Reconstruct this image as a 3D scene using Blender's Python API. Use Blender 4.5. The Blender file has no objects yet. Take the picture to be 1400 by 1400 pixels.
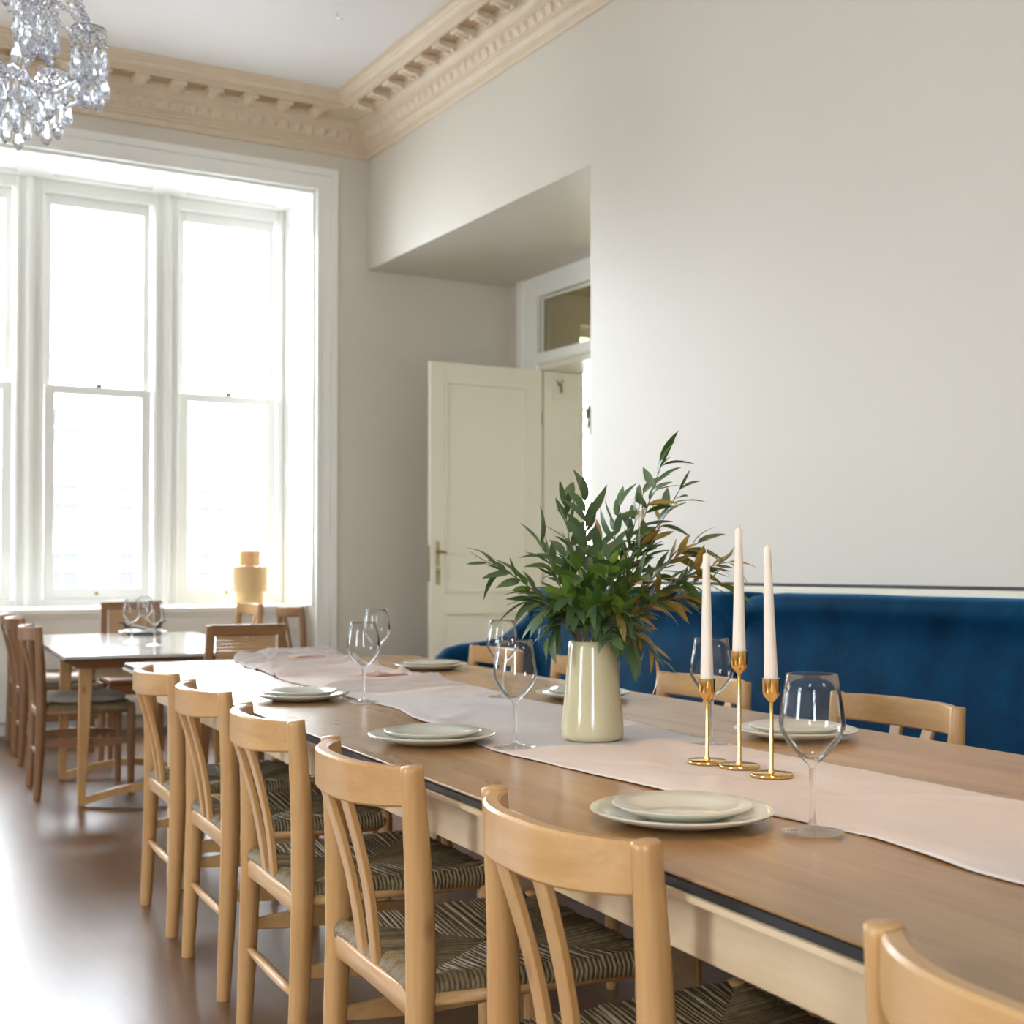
import bpy, bmesh, math, random
from mathutils import Vector, Matrix
random.seed(7)
S = bpy.context.scene
COL = S.collection
PI = math.pi

# ------------------------------------------------------------------ camera, world, lights, exposure
F = 1831.0; TH = math.radians(29.8); PT = math.radians(1.2); HOR = 776.0
CY = HOR - F*math.tan(PT); CAMZ = 1.12
cr = Vector((math.cos(TH), -math.sin(TH), 0)); fh = Vector((math.sin(TH), math.cos(TH), 0))
cf = fh*math.cos(PT) + Vector((0, 0, math.sin(PT))); cu = cr.cross(cf)
CAM = Vector((0, 0, CAMZ))
cam = bpy.data.cameras.new('camera'); camo = bpy.data.objects.new('camera', cam); COL.objects.link(camo)
cam.sensor_width = 36; cam.sensor_fit = 'HORIZONTAL'; cam.lens = F/1400*36
cam.shift_y = (CY-700)/1400.0
m = Matrix((cr, cu, -cf)).transposed().to_4x4(); m.translation = CAM
camo.matrix_world = m
cam.clip_start = 0.02; cam.clip_end = 300
cam.dof.use_dof = True; cam.dof.focus_distance = 2.35; cam.dof.aperture_fstop = 7.0
S.camera = camo
S.view_settings.view_transform = 'Standard'; S.view_settings.look = 'None'
S.view_settings.gamma = 1; S.view_settings.use_curve_mapping = False
S.view_settings.exposure = 0.42
S.cycles.max_bounces = 14; S.cycles.diffuse_bounces = 7; S.cycles.glossy_bounces = 6
S.cycles.transmission_bounces = 12; S.cycles.transparent_max_bounces = 24
S.cycles.sample_clamp_indirect = 8; S.cycles.caustics_refractive = True; S.cycles.caustics_reflective = False
S.cycles.blur_glossy = 0.5

W = bpy.data.worlds.new('overcast_sky'); S.world = W; W.use_nodes = True
bg = W.node_tree.nodes['Background']; bg.inputs[0].default_value = (0.86, 0.93, 1.0, 1); bg.inputs[1].default_value = 16.0

def ray(px, py): return cf + cr*((px-700)/F) - cu*((py-CY)/F)
def at_z(px, py, z):
    d = ray(px, py); return CAM + d*((z-CAMZ)/d.z)
def at_x(px, py, x):
    d = ray(px, py); return CAM + d*(x/d.x)
def at_y(px, py, y):
    d = ray(px, py); return CAM + d*(y/d.y)
def at_d(px, py, dep): return CAM + ray(px, py)*dep

def portal(name, loc, rot, sx, sy):
    l = bpy.data.lights.new(name, 'AREA'); l.shape = 'RECTANGLE'; l.size = sx; l.size_y = sy
    l.cycles.is_portal = True
    o = bpy.data.objects.new(name, l); COL.objects.link(o); o.location = loc; o.rotation_euler = rot
def lamp(name, loc, power, color, radius=.05, cone=62):
    l = bpy.data.lights.new(name, 'SPOT'); l.energy = power; l.color = color; l.shadow_soft_size = radius
    l.spot_size = math.radians(cone); l.spot_blend = .9
    o = bpy.data.objects.new(name, l); COL.objects.link(o); o.location = loc; return o
# sky portals: visible bay, second bay beside it, tall windows in the left wall, added front window, next room
portal('sky_portal', (2.19, 9.86, 2.35), (PI/2, 0, PI), 2.8, 3.0)
portal('sky_portal', (-2.3, 9.86, 2.35), (PI/2, 0, PI), 2.8, 3.0)
portal('sky_portal', (-4.35, 1.9, 2.3), (PI/2, 0, -PI/2), 1.3, 3.0)
portal('sky_portal', (-1.8, -3.15, 2.2), (PI/2, 0, 0), 1.1, 2.8)
portal('sky_portal', (6.7, 9.6, 2.3), (PI/2, 0, PI), 2.0, 2.6)
# warm ceiling downlights over the dining table
lamp('warm_downlight', (1.62, 1.75, 4.2), 150, (1.0, .62, .30), .05, 34)
lamp('warm_downlight', (1.95, 4.2, 4.2), 50, (1.0, .62, .30), .05, 30)

# ------------------------------------------------------------------ materials
def mat(name, col, rough=.5, metal=0, bump=None, var=None, coat=0, sheen=0, trans=0, ior=1.45, sub=0, spec=None):
    """var=(kind, scale, amount, colour2) procedural colour variation; bump=(kind, scale, strength)"""
    M = bpy.data.materials.new(name); M.use_nodes = True
    nt = M.node_tree; N = nt.nodes; L = nt.links; b = N['Principled BSDF']
    b.inputs['Base Color'].default_value = (*col, 1); b.inputs['Roughness'].default_value = rough
    b.inputs['Metallic'].default_value = metal; b.inputs['IOR'].default_value = ior
    if spec is not None: b.inputs['Specular IOR Level'].default_value = spec
    if coat: b.inputs['Coat Weight'].default_value = coat; b.inputs['Coat Roughness'].default_value = .15
    if sheen:
        b.inputs['Sheen Weight'].default_value = sheen; b.inputs['Sheen Roughness'].default_value = .4
        b.inputs['Sheen Tint'].default_value = (.10, .50, 1, 1)
    if trans: b.inputs['Transmission Weight'].default_value = trans
    if sub: b.inputs['Subsurface Weight'].default_value = sub; b.inputs['Subsurface Radius'].default_value = (.03, .015, .008); b.inputs['Subsurface Scale'].default_value = .3
    tc = N.new('ShaderNodeTexCoord')
    def tex(kind, scale, stretch=(1, 1, 1)):
        mp = N.new('ShaderNodeMapping'); mp.inputs['Scale'].default_value = stretch; L.new(tc.outputs['Object'], mp.inputs[0])
        if kind == 'voronoi':
            t = N.new('ShaderNodeTexVoronoi'); t.inputs['Scale'].default_value = scale; L.new(mp.outputs[0], t.inputs['Vector']); return t.outputs['Distance']
        t = N.new('ShaderNodeTexNoise'); t.inputs['Scale'].default_value = scale; t.inputs['Detail'].default_value = 6; t.inputs['Roughness'].default_value = .6
        L.new(mp.outputs[0], t.inputs['Vector']); return t.outputs['Fac']
    if var:
        stretch = var[4] if len(var) > 4 else (1, 1, 1)
        f = tex(var[0], var[1], stretch)
        r = N.new('ShaderNodeMapRange'); r.inputs[1].default_value = .3; r.inputs[2].default_value = .7; r.inputs[4].default_value = var[2]
        L.new(f, r.inputs[0])
        mx = N.new('ShaderNodeMix'); mx.data_type = 'RGBA'; mx.inputs[6].default_value = (*col, 1); mx.inputs[7].default_value = (*var[3], 1)
        L.new(r.outputs[0], mx.inputs[0]); L.new(mx.outputs[2], b.inputs['Base Color'])
    if bump:
        stretch = bump[3] if len(bump) > 3 else (1, 1, 1)
        f = tex(bump[0], bump[1], stretch)
        bp = N.new('ShaderNodeBump'); bp.inputs['Strength'].default_value = bump[2]; bp.inputs['Distance'].default_value = .01
        L.new(f, bp.inputs['Height']); L.new(bp.outputs[0], b.inputs['Normal'])
    return M
def wood(name, c1, c2, rough=.4, axis=2, scale=14, knots=True, coat=0):
    M = bpy.data.materials.new(name); M.use_nodes = True
    nt = M.node_tree; N = nt.nodes; L = nt.links; b = N['Principled BSDF']; b.inputs['Roughness'].default_value = rough
    if coat: b.inputs['Coat Weight'].default_value = coat; b.inputs['Coat Roughness'].default_value = .2
    tc = N.new('ShaderNodeTexCoord'); oi = N.new('ShaderNodeObjectInfo')
    ad = N.new('ShaderNodeVectorMath'); ad.operation = 'ADD'
    ml = N.new('ShaderNodeVectorMath'); ml.operation = 'SCALE'; ml.inputs['Scale'].default_value = 3.0
    cx = N.new('ShaderNodeCombineXYZ'); L.new(oi.outputs['Random'], cx.inputs[0]); L.new(oi.outputs['Random'], cx.inputs[1]); L.new(oi.outputs['Random'], cx.inputs[2])
    L.new(cx.outputs[0], ml.inputs[0]); L.new(tc.outputs['Object'], ad.inputs[0]); L.new(ml.outputs[0], ad.inputs[1])
    st = [1, 1, 1]; st[axis] = .09
    mp = N.new('ShaderNodeMapping'); mp.inputs['Scale'].default_value = st; L.new(ad.outputs[0], mp.inputs[0])
    n1 = N.new('ShaderNodeTexNoise'); n1.inputs['Scale'].default_value = scale; n1.inputs['Detail'].default_value = 5; n1.inputs['Distortion'].default_value = .8; L.new(mp.outputs[0], n1.inputs['Vector'])
    n2 = N.new('ShaderNodeTexNoise'); n2.inputs['Scale'].default_value = scale*9; n2.inputs['Detail'].default_value = 3; L.new(mp.outputs[0], n2.inputs['Vector'])
    n3 = N.new('ShaderNodeTexNoise'); n3.inputs['Scale'].default_value = 2.2; n3.inputs['Detail'].default_value = 2; L.new(ad.outputs[0], n3.inputs['Vector'])
    a1 = N.new('ShaderNodeMath'); a1.operation = 'MULTIPLY_ADD'; a1.inputs[1].default_value = .35; L.new(n2.outputs['Fac'], a1.inputs[0]); L.new(n1.outputs['Fac'], a1.inputs[2])
    a2 = N.new('ShaderNodeMath'); a2.operation = 'MULTIPLY_ADD'; a2.inputs[1].default_value = .5; L.new(n3.outputs['Fac'], a2.inputs[0]); L.new(a1.outputs[0], a2.inputs[2])
    r = N.new('ShaderNodeMapRange'); r.inputs[1].default_value = .65; r.inputs[2].default_value = 1.2; L.new(a2.outputs[0], r.inputs[0])
    mx = N.new('ShaderNodeMix'); mx.data_type = 'RGBA'; mx.inputs[6].default_value = (*c1, 1); mx.inputs[7].default_value = (*c2, 1)
    L.new(r.outputs[0], mx.inputs[0])
    last = mx.outputs[2]
    if knots:
        v = N.new('ShaderNodeTexVoronoi'); v.inputs['Scale'].default_value = 1.0
        mk = N.new('ShaderNodeMapping'); s2 = [7, 7, 7]; s2[axis] = 3.5; mk.inputs['Scale'].default_value = s2; L.new(ad.outputs[0], mk.inputs[0]); L.new(mk.outputs[0], v.inputs['Vector'])
        rk = N.new('ShaderNodeMapRange'); rk.inputs[1].default_value = .03; rk.inputs[2].default_value = .1; rk.inputs[3].default_value = .55; rk.inputs[4].default_value = 0
        L.new(v.outputs['Distance'], rk.inputs[0])
        m2 = N.new('ShaderNodeMix'); m2.data_type = 'RGBA'; m2.inputs[7].default_value = (c2[0]*.45, c2[1]*.36, c2[2]*.3, 1)
        L.new(rk.outputs[0], m2.inputs[0]); L.new(last, m2.inputs[6]); last = m2.outputs[2]
    L.new(last, b.inputs['Base Color'])
    bp = N.new('ShaderNodeBump'); bp.inputs['Strength'].default_value = .12; bp.inputs['Distance'].default_value = .004
    L.new(a1.outputs[0], bp.inputs['Height']); L.new(bp.outputs[0], b.inputs['Normal'])
    return M
def glass_thin(name, tint=(1, 1, 1), refl=.08):
    M = bpy.data.materials.new(name); M.use_nodes = True
    nt = M.node_tree; N = nt.nodes; L = nt.links; N.remove(N['Principled BSDF'])
    t = N.new('ShaderNodeBsdfTransparent'); t.inputs[0].default_value = (*tint, 1)
    g = N.new('ShaderNodeBsdfGlossy'); g.inputs['Roughness'].default_value = .02
    lw = N.new('ShaderNodeLayerWeight'); lw.inputs[0].default_value = .12
    ma = N.new('ShaderNodeMath'); ma.operation = 'MULTIPLY_ADD'; ma.inputs[1].default_value = .8; ma.inputs[2].default_value = refl*.5; L.new(lw.outputs['Fresnel'], ma.inputs[0])
    mx = N.new('ShaderNodeMixShader'); L.new(ma.outputs[0], mx.inputs[0]); L.new(t.outputs[0], mx.inputs[1]); L.new(g.outputs[0], mx.inputs[2])
    L.new(mx.outputs[0], N['Material Output'].inputs[0]); return M
def glass_solid(name, col=(1, 1, 1), ior=1.5, shadow=.75):
    """glass that lets part of the light straight through, so its shadow stays light"""
    M = bpy.data.materials.new(name); M.use_nodes = True
    nt = M.node_tree; N = nt.nodes; L = nt.links; N.remove(N['Principled BSDF'])
    t = N.new('ShaderNodeBsdfTransparent'); t.inputs[0].default_value = (*col, 1)
    g = N.new('ShaderNodeBsdfGlass'); g.inputs['Roughness'].default_value = 0; g.inputs['IOR'].default_value = ior; g.inputs['Color'].default_value = (*col, 1)
    mx = N.new('ShaderNodeMixShader'); mx.inputs[0].default_value = shadow
    L.new(t.outputs[0], mx.inputs[1]); L.new(g.outputs[0], mx.inputs[2]); L.new(mx.outputs[0], N['Material Output'].inputs[0]); return M

wall_m = mat('wall_plaster', (.65, .61, .53), .42, bump=('noise', 2.2, .06), var=('noise', 1.3, .35, (.63, .59, .52)))
ceil_m = mat('ceiling_paint', (.74, .715, .69), .6, var=('noise', 1.0, .3, (.70, .675, .65)))
trim_m = mat('cornice_paint', (.70, .585, .44), .5, bump=('noise', 90, .08), var=('noise', 9, .4, (.58, .47, .34)))
coffer_m = mat('cornice_coffer_brown', (.40, .27, .16), .6)  # darker brown for the coffers between the brackets
white_m = mat('white_joinery_paint', (.86, .86, .82), .32, bump=('noise', 40, .03))
cream_m = mat('cream_door_paint', (.80, .77, .63), .32, bump=('noise', 30, .03))
floor_m = wood('floor_wood', (.20, .105, .05), (.12, .06, .028), .31, axis=1, scale=5, knots=False)
oak = wood('light_oak', (.58, .345, .145), (.45, .235, .08), .34, axis=2, scale=16)
oak_y = wood('light_oak_crosswise', (.61, .375, .165), (.47, .255, .095), .32, axis=1, scale=16)
dark_oak = wood('brown_oak', (.33, .17, .075), (.20, .095, .04), .38, axis=2, scale=16, knots=False)
dark_oak_y = wood('brown_oak_crosswise', (.33, .17, .075), (.20, .095, .04), .38, axis=0, scale=16, knots=False)
top_m = wood('tabletop_wood', (.43, .25, .105), (.27, .145, .055), .27, axis=1, scale=7)
pale_m = wood('pale_pine', (.66, .52, .34), (.52, .38, .22), .45, axis=1, scale=14)
black_m = mat('black_edge', (.012, .012, .015), .4)
lino_m = mat('table_laminate', (.50, .46, .42), .12, var=('noise', 3, .5, (.42, .38, .34)))
velvet = mat('blue_velvet', (.0018, .045, .105), .75, sheen=.22, bump=('noise', 7, .4), var=('noise', 5.5, .9, (.0012, .016, .040)), spec=.08)
linen = mat('linen_runner', (.585, .54, .53), .75, bump=('noise', 140, .12), var=('noise', 3.5, .5, (.63, .53, .46)))
napkin_m = mat('pink_napkin', (.62, .36, .28), .85)
darknap = mat('dark_napkin', (.03, .028, .026), .8)
plate_m = mat('glazed_stoneware', (.60, .595, .50), .14, var=('noise', 14, .4, (.55, .55, .47)), coat=.4)
vase_m = mat('cream_glazed_ceramic', (.60, .53, .33), .13, var=('noise', 9, .5, (.60, .53, .34)), coat=.3)
brass = mat('polished_brass', (.86, .53, .17), .14, metal=1)
old_brass = mat('aged_brass', (.35, .28, .14), .35, metal=1)
wax = mat('candle_wax', (.82, .73, .62), .35, sub=.3)
wick_m = mat('wick', (.7, .66, .6), .8)
rush_m = mat('rush_cord', (.29, .215, .11), .45, var=('noise', 60, .9, (.12, .085, .045)))
cane_m = mat('cane', (.46, .27, .12), .5)
pad_m = mat('beige_pad', (.50, .40, .34), .9, bump=('noise', 20, .3))
pad_g = mat('grey_pad', (.30, .27, .22), .9, bump=('noise', 20, .3))
shade_m = mat('woven_lamp_shade', (.62, .44, .22), .8, bump=('noise', 60, .2, (1, 1, 12)), sub=.2)
pane_m = glass_thin('window_glass', (1, 1, 1), .04)
trans_m = glass_thin('olive_tinted_glass', (.80, .76, .52), .5)
crystal_m = glass_solid('crystal', (.97, .98, 1), 1.6, .8)
wine_m = glass_solid('wine_glass', (.985, .985, .98), 1.45, .6)
thinw_m = glass_thin('thin_wine_glass', (.985, .985, .98), .06)
metal_m = mat('steel', (.6, .6, .62), .25, metal=1)
facade_m = mat('pale_stone', (.62, .62, .60), .8)
fglass_m = mat('far_window_glass', (.075, .075, .075), .8, spec=.1)
ground_m = mat('street', (.35, .35, .35), .9)
water_stem = mat('stem_bark', (.13, .11, .05), .7)
def leaf_mat(name, top, under, alt):
    M = bpy.data.materials.new(name); M.use_nodes = True; nt = M.node_tree; N = nt.nodes; L = nt.links; b = N['Principled BSDF']
    b.inputs['Roughness'].default_value = .42
    oi = N.new('ShaderNodeObjectInfo'); g = N.new('ShaderNodeNewGeometry')
    mx = N.new('ShaderNodeMix'); mx.data_type = 'RGBA'; mx.inputs[6].default_value = (*top, 1); mx.inputs[7].default_value = (*alt, 1); L.new(oi.outputs['Random'], mx.inputs[0])
    m2 = N.new('ShaderNodeMix'); m2.data_type = 'RGBA'; m2.inputs[7].default_value = (*under, 1); L.new(g.outputs['Backfacing'], m2.inputs[0]); L.new(mx.outputs[2], m2.inputs[6])
    L.new(m2.outputs[2], b.inputs['Base Color'])
    b.inputs['Subsurface Weight'].default_value = 0
    tr = N.new('ShaderNodeBsdfTranslucent'); L.new(m2.outputs[2], tr.inputs[0])
    ms = N.new('ShaderNodeMixShader'); ms.inputs[0].default_value = .15; L.new(b.outputs[0], ms.inputs[1]); L.new(tr.outputs[0], ms.inputs[2]); L.new(ms.outputs[0], N['Material Output'].inputs[0])
    return M
leaf_green = leaf_mat('olive_leaf_green', (.038, .100, .016), (.085, .14, .055), (.16, .27, .035))
leaf_ochre = leaf_mat('olive_leaf_ochre', (.16, .16, .03), (.36, .24, .06), (.50, .25, .04))

# ------------------------------------------------------------------ mesh building
class MB:
    def __init__(s): s.v = []; s.f = []
    def add(s, v, f):
        o = len(s.v); s.v += [tuple(x) for x in v]; s.f += [tuple(i+o for i in q) for q in f]; return s
    def box(s, x0, x1, y0, y1, z0, z1, M=None):
        v = [Vector(p) for p in ((x0,y0,z0),(x1,y0,z0),(x1,y1,z0),(x0,y1,z0),(x0,y0,z1),(x1,y0,z1),(x1,y1,z1),(x0,y1,z1))]
        if M: v = [M @ p for p in v]
        return s.add(v, [(0,3,2,1),(4,5,6,7),(0,1,5,4),(1,2,6,5),(2,3,7,6),(3,0,4,7)])
    def tube(s, path, rad, n=12, caps=True, oval=1.0, ref=None, twist=0):
        path = [Vector(p) for p in path]; k = len(path)
        if not hasattr(rad, '__len__'): rad = [rad]*k
        vs = []; up = Vector(ref) if ref else None
        for i, p in enumerate(path):
            t = (path[min(i+1, k-1)] - path[max(i-1, 0)]).normalized()
            if up is None: up = Vector((0, 0, 1)) if abs(t.z) < .9 else Vector((1, 0, 0))
            a = (up - t*up.dot(t)).normalized(); b = t.cross(a); 
            if not ref: up = a
            for j in range(n):
                w = 2*PI*(j+.5*twist)/n
                vs.append(p + a*math.cos(w)*rad[i] + b*math.sin(w)*rad[i]*oval)
        fs = [(i*n+j, i*n+(j+1) % n, (i+1)*n+(j+1) % n, (i+1)*n+j) for i in range(k-1) for j in range(n)]
        if caps: fs += [tuple(range(n-1, -1, -1)), tuple((k-1)*n+j for j in range(n))]
        return s.add(vs, fs)
    def lathe(s, prof, n=32, c=(0, 0, 0), closed=False):
        c = Vector(c); vs = []; rings = []
        for r, z in prof:
            if r < 1e-6: rings.append([len(vs)]); vs.append(c+Vector((0, 0, z)))
            else:
                rings.append(list(range(len(vs), len(vs)+n)))
                vs += [c+Vector((r*math.cos(2*PI*j/n), r*math.sin(2*PI*j/n), z)) for j in range(n)]
        fs = []
        pairs = list(zip(rings[:-1], rings[1:])) + ([(rings[-1], rings[0])] if closed else [])
        for A, B in pairs:
            if len(A) == 1 and len(B) == 1: continue
            for j in range(n):
                a0 = A[j % len(A)]; a1 = A[(j+1) % len(A)]; b0 = B[j % len(B)]; b1 = B[(j+1) % len(B)]
                if len(A) == 1: fs.append((a0, b1, b0))
                elif len(B) == 1: fs.append((a0, a1, b0))
                else: fs.append((a0, a1, b1, b0))
        return s.add(vs, fs)
    def grid(s, P, flip=False):
        n = len(P); k = len(P[0]); fs = []
        for i in range(n-1):
            for j in range(k-1):
                q = (i*k+j, i*k+j+1, (i+1)*k+j+1, (i+1)*k+j); fs.append(q[::-1] if flip else q)
        return s.add([p for r in P for p in r], fs)
    def loft(s, rings, caps=True):
        n = len(rings[0]); k = len(rings)
        fs = [(i*n+j, i*n+(j+1) % n, (i+1)*n+(j+1) % n, (i+1)*n+j) for i in range(k-1) for j in range(n)]
        if caps: fs += [tuple(range(n-1, -1, -1)), tuple((k-1)*n+j for j in range(n))]
        return s.add([p for r in rings for p in r], fs)
    def mesh(s, name, mt, smooth=False, bevel=0, seg=2, solid=0, fix=True):
        me = bpy.data.meshes.new(name); bm = bmesh.new()
        vv = [bm.verts.new(p) for p in s.v]
        for f in s.f:
            try: bm.faces.new([vv[i] for i in f])
            except ValueError: pass
        if fix: bmesh.ops.recalc_face_normals(bm, faces=bm.faces)
        if bevel:
            es = [e for e in bm.edges if len(e.link_faces) == 2 and e.calc_face_angle(0) > .6]
            bmesh.ops.bevel(bm, geom=es, offset=bevel, segments=seg, profile=.5, affect='EDGES', clamp_overlap=True)
        for f in bm.faces: f.smooth = bool(smooth)
        if smooth and smooth is not True:
            for e in bm.edges:
                if len(e.link_faces) == 2 and e.calc_face_angle(0) > smooth: e.smooth = False
        bm.to_mesh(me); bm.free(); me.materials.append(mt)
        return me
    def build(s, name, mt, parent=None, smooth=False, bevel=0, seg=2, loc=None, kind=None, fix=True):
        return link(name, s.mesh(name, mt, smooth, bevel, seg, fix=fix), parent, loc, kind)
def link(name, me, parent=None, loc=None, kind=None, M=None):
    o = bpy.data.objects.new(name, me); COL.objects.link(o)
    if parent: o.parent = parent
    if loc is not None: o.location = loc
    if M is not None: o.matrix_local = M
    if kind: o['kind'] = kind
    return o
def tag(o, label, cat, group=None):
    o['label'] = label; o['category'] = cat
    if group: o['group'] = group
    return o
def thing(name, label, cat, loc=(0, 0, 0), rz=0, group=None):
    o = bpy.data.objects.new(name, None); COL.objects.link(o); o.location = loc; o.rotation_euler = (0, 0, rz); o.empty_display_size = .1
    return tag(o, label, cat, group)
def struct(name, mb, mt, label=None, **k):
    o = mb.build(name, mt, None, **k); o['kind'] = 'structure'
    if label: o['label'] = label
    return o
def copy_tree(o, parent=None):
    c = o.copy(); COL.objects.link(c); c.parent = parent
    for ch in list(o.children): copy_tree(ch, c)
    return c
SM = .7   # sharp-edge angle for smooth shading

# ------------------------------------------------------------------ room shell
XR, YW, XB, ZC, ZS = 4.0, 9.15, 5.22, 4.487, 3.33      # right wall, window wall, recess back, ceiling, recess soffit
YE = 6.12                                               # recess ends here
XL, YN = -4.2, -3.0
BX0, BX1, BZ = .79, 3.59, 3.875                         # bay opening
YG = 9.80                                               # window plane
struct('floor', MB().box(XL-.3, 9.5, YN-.2, 9.9, -.12, 0), floor_m, 'glossy dark brown wooden floor')
struct('ceiling', MB().box(XL-.3, XR, YN-.2, YW, ZC, ZC+.15), ceil_m, 'pale grey white ceiling')
wb = MB()
B2a, B2b = -3.7, -.9
for x0, x1 in ((XL, B2a), (B2b, BX0), (BX1, XB)): wb.box(x0, x1, YW, YW+.18, 0, ZC)
for x0, x1 in ((B2a, B2b), (BX0, BX1)): wb.box(x0, x1, YW, YW+.18, BZ, ZC)
struct('wall_back', wb, wall_m, 'beige grey wall around the bay window')
struct('wall_right', MB().box(XR, XR+.12, YN, YE, 0, ZC).box(XR, XR+.12, YE, YW, ZS, ZC).box(XR+.12, XB+.5, YE-.12, YE, 0, ZS), wall_m, 'pale plaster wall above the blue sofa')
struct('ceiling_recess', MB().box(XR+.12, XB, YE, YW, ZS, ZS+.1), wall_m, 'plain plaster soffit over the deep recess')
# recess back wall with doorway (hinge y 8.69) and transom light
HY = 8.69; DY0 = 7.0; DZ = 2.64
struct('wall_recess', MB().box(XB, XB+.10, HY, YW+.18, 0, ZS+.1).box(XB, XB+.10, YE, DY0, 0, ZS+.1).box(XB, XB+.10, DY0, HY, 3.17, ZS+.1)
       .box(XB+.10, XB+.39, HY+.04, HY+.2, 0, ZS+.1).box(XB+.10, XB+.39, DY0-.2, DY0-.04, 0, ZS+.1), wall_m, 'inner wall of the recess around the doorway')
wl = MB()
for y0, y1 in ((YN, 1.2), (2.6, YW)): wl.box(XL-.25, XL, y0, y1, 0, ZC)
for y0, y1 in ((1.2, 2.6),): wl.box(XL-.25, XL, y0, y1, 0, .8).box(XL-.25, XL, y0, y1, 3.8, ZC)
pale_wall = mat('pale_wall_paint', (.80, .77, .71), .5)
struct('wall_left', wl, pale_wall)
fw_ = struct('window_10', MB().box(-2.4, -2.3, YN-.15, YN-.1, .8, 3.6).box(-1.3, -1.2, YN-.15, YN-.1, .8, 3.6).box(-2.3, -1.3, YN-.15, YN-.1, .8, .9).box(-2.3, -1.3, YN-.15, YN-.1, 3.5, 3.6).box(-2.3, -1.3, YN-.15, YN-.1, 2.1, 2.16), white_m)  # unseen window added behind the camera to brighten the back wall
MB().box(-2.3, -1.3, YN-.13, YN-.126, .9, 3.5).build('pane', pane_m, fw_)
struct('wall_front', MB().box(XL, -2.4, YN-.2, YN, 0, ZC).box(-1.2, XR, YN-.2, YN, 0, ZC).box(-2.4, -1.2, YN-.2, YN, 0, .8).box(-2.4, -1.2, YN-.2, YN, 3.6, ZC), pale_wall)
for y0, y1 in ((1.2, 2.6),):
    i = 7
    w = struct('window_%d' % i, MB().box(XL-.18, XL-.12, y0, y0+.1, .8, 3.8).box(XL-.18, XL-.12, y1-.1, y1, .8, 3.8).box(XL-.18, XL-.12, y0+.1, y1-.1, .8, .92).box(XL-.18, XL-.12, y0+.1, y1-.1, 3.7, 3.8).box(XL-.18, XL-.12, y0+.1, y1-.1, 2.28, 2.34), white_m)
    MB().box(XL-.16, XL-.155, y0+.1, y1-.1, .92, 3.7).build('pane', pane_m, w)

# ---- bay reveals, soffit, wainscot, sill
def bay(x0, x1, full):
    tr = MB()
    # reveals (right and left) with a recessed panel each, soffit with recessed panels
    D0, D1 = YW+.02, YG
    for side in (0, 1):
        xa, xb = (x1, x1+.14) if side else (x0-.14, x0)
        tr.box(xa, xb, YW+.18, D1+.1, 0, BZ+.2)
        xi = x1-.012 if side else x0
        # proud stiles and rails forming panels on the reveal face
        z0 = .84
        for ya, yb, za, zb in ((D0, D0+.09, z0, BZ), (D1-.09, D1, z0, BZ), (D0+.09, D1-.09, z0, z0+.12), (D0+.09, D1-.09, 1.75, 1.9), (D0+.09, D1-.09, BZ-.12, BZ)):
            tr.box(xi, xi+.012, ya, yb, za, zb)
    tr.box(x0, x1, YW+.012, D1+.1, BZ-.006, BZ-.0005).box(x0, x1, YW+.18, D1+.1, BZ, BZ+.2)
    n = 3; wd = (x1-x0)/n
    for i in range(n):
        a = x0+i*wd; b = a+wd
        for xa, xb, ya, yb in ((a, b, D0, D0+.09), (a, b, D1-.12, D1), (a, a+.12, D0+.09, D1-.12), (b-.12, b, D0+.09, D1-.12)):
            tr.box(xa, xb, ya, yb, BZ-.018, BZ-.0065)
    # wainscot below the sill with raised frames
    YP = 9.33
    tr.box(x0, x1, YP+.02, D1+.1, .10, .80).box(x0, x1, YP+.10, D1, 0, .10)
    for za, zb in ((.10, .22), (.66, .80)): tr.box(x0, x1, YP, YP+.02, za, zb)
    for i in range(4):
        c = x0 + (x1-x0)*i/3
        tr.box(max(x0, c-.06), min(x1, c+.06), YP, YP+.02, .22, .66)
    tr.box(x0, x1, YP-.03, D1, .80, .84).box(x0, x1, YP-.012, YP+.02, .775, .80)
    return tr
struct('trim_1', bay(BX0, BX1, True), white_m, 'white panelled reveals, soffit, sill and wainscot of the window bay', bevel=.003, seg=1)
struct('trim_2', bay(B2a, B2b, False), white_m)
# architrave around the openings, stepped
def architrave(x0, x1, zt):
    a = MB(); w = .165
    for d0, d1, pr in ((0, .03, .035), (.03, .11, .018), (.11, .165, .03)):
        a.box(x1+d0, x1+d1, YW-pr, YW, 0, zt+d1); a.box(x0-d1, x0-d0, YW-pr, YW, 0, zt+d1); a.box(x0-d0, x1+d0, YW-pr, YW, zt+d0, zt+d1)
    return a
struct('trim_3', architrave(BX0, BX1, BZ), white_m, 'moulded architrave framing the window bay', bevel=.004)
struct('trim_4', architrave(B2a, B2b, BZ), white_m, bevel=.004)

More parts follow.
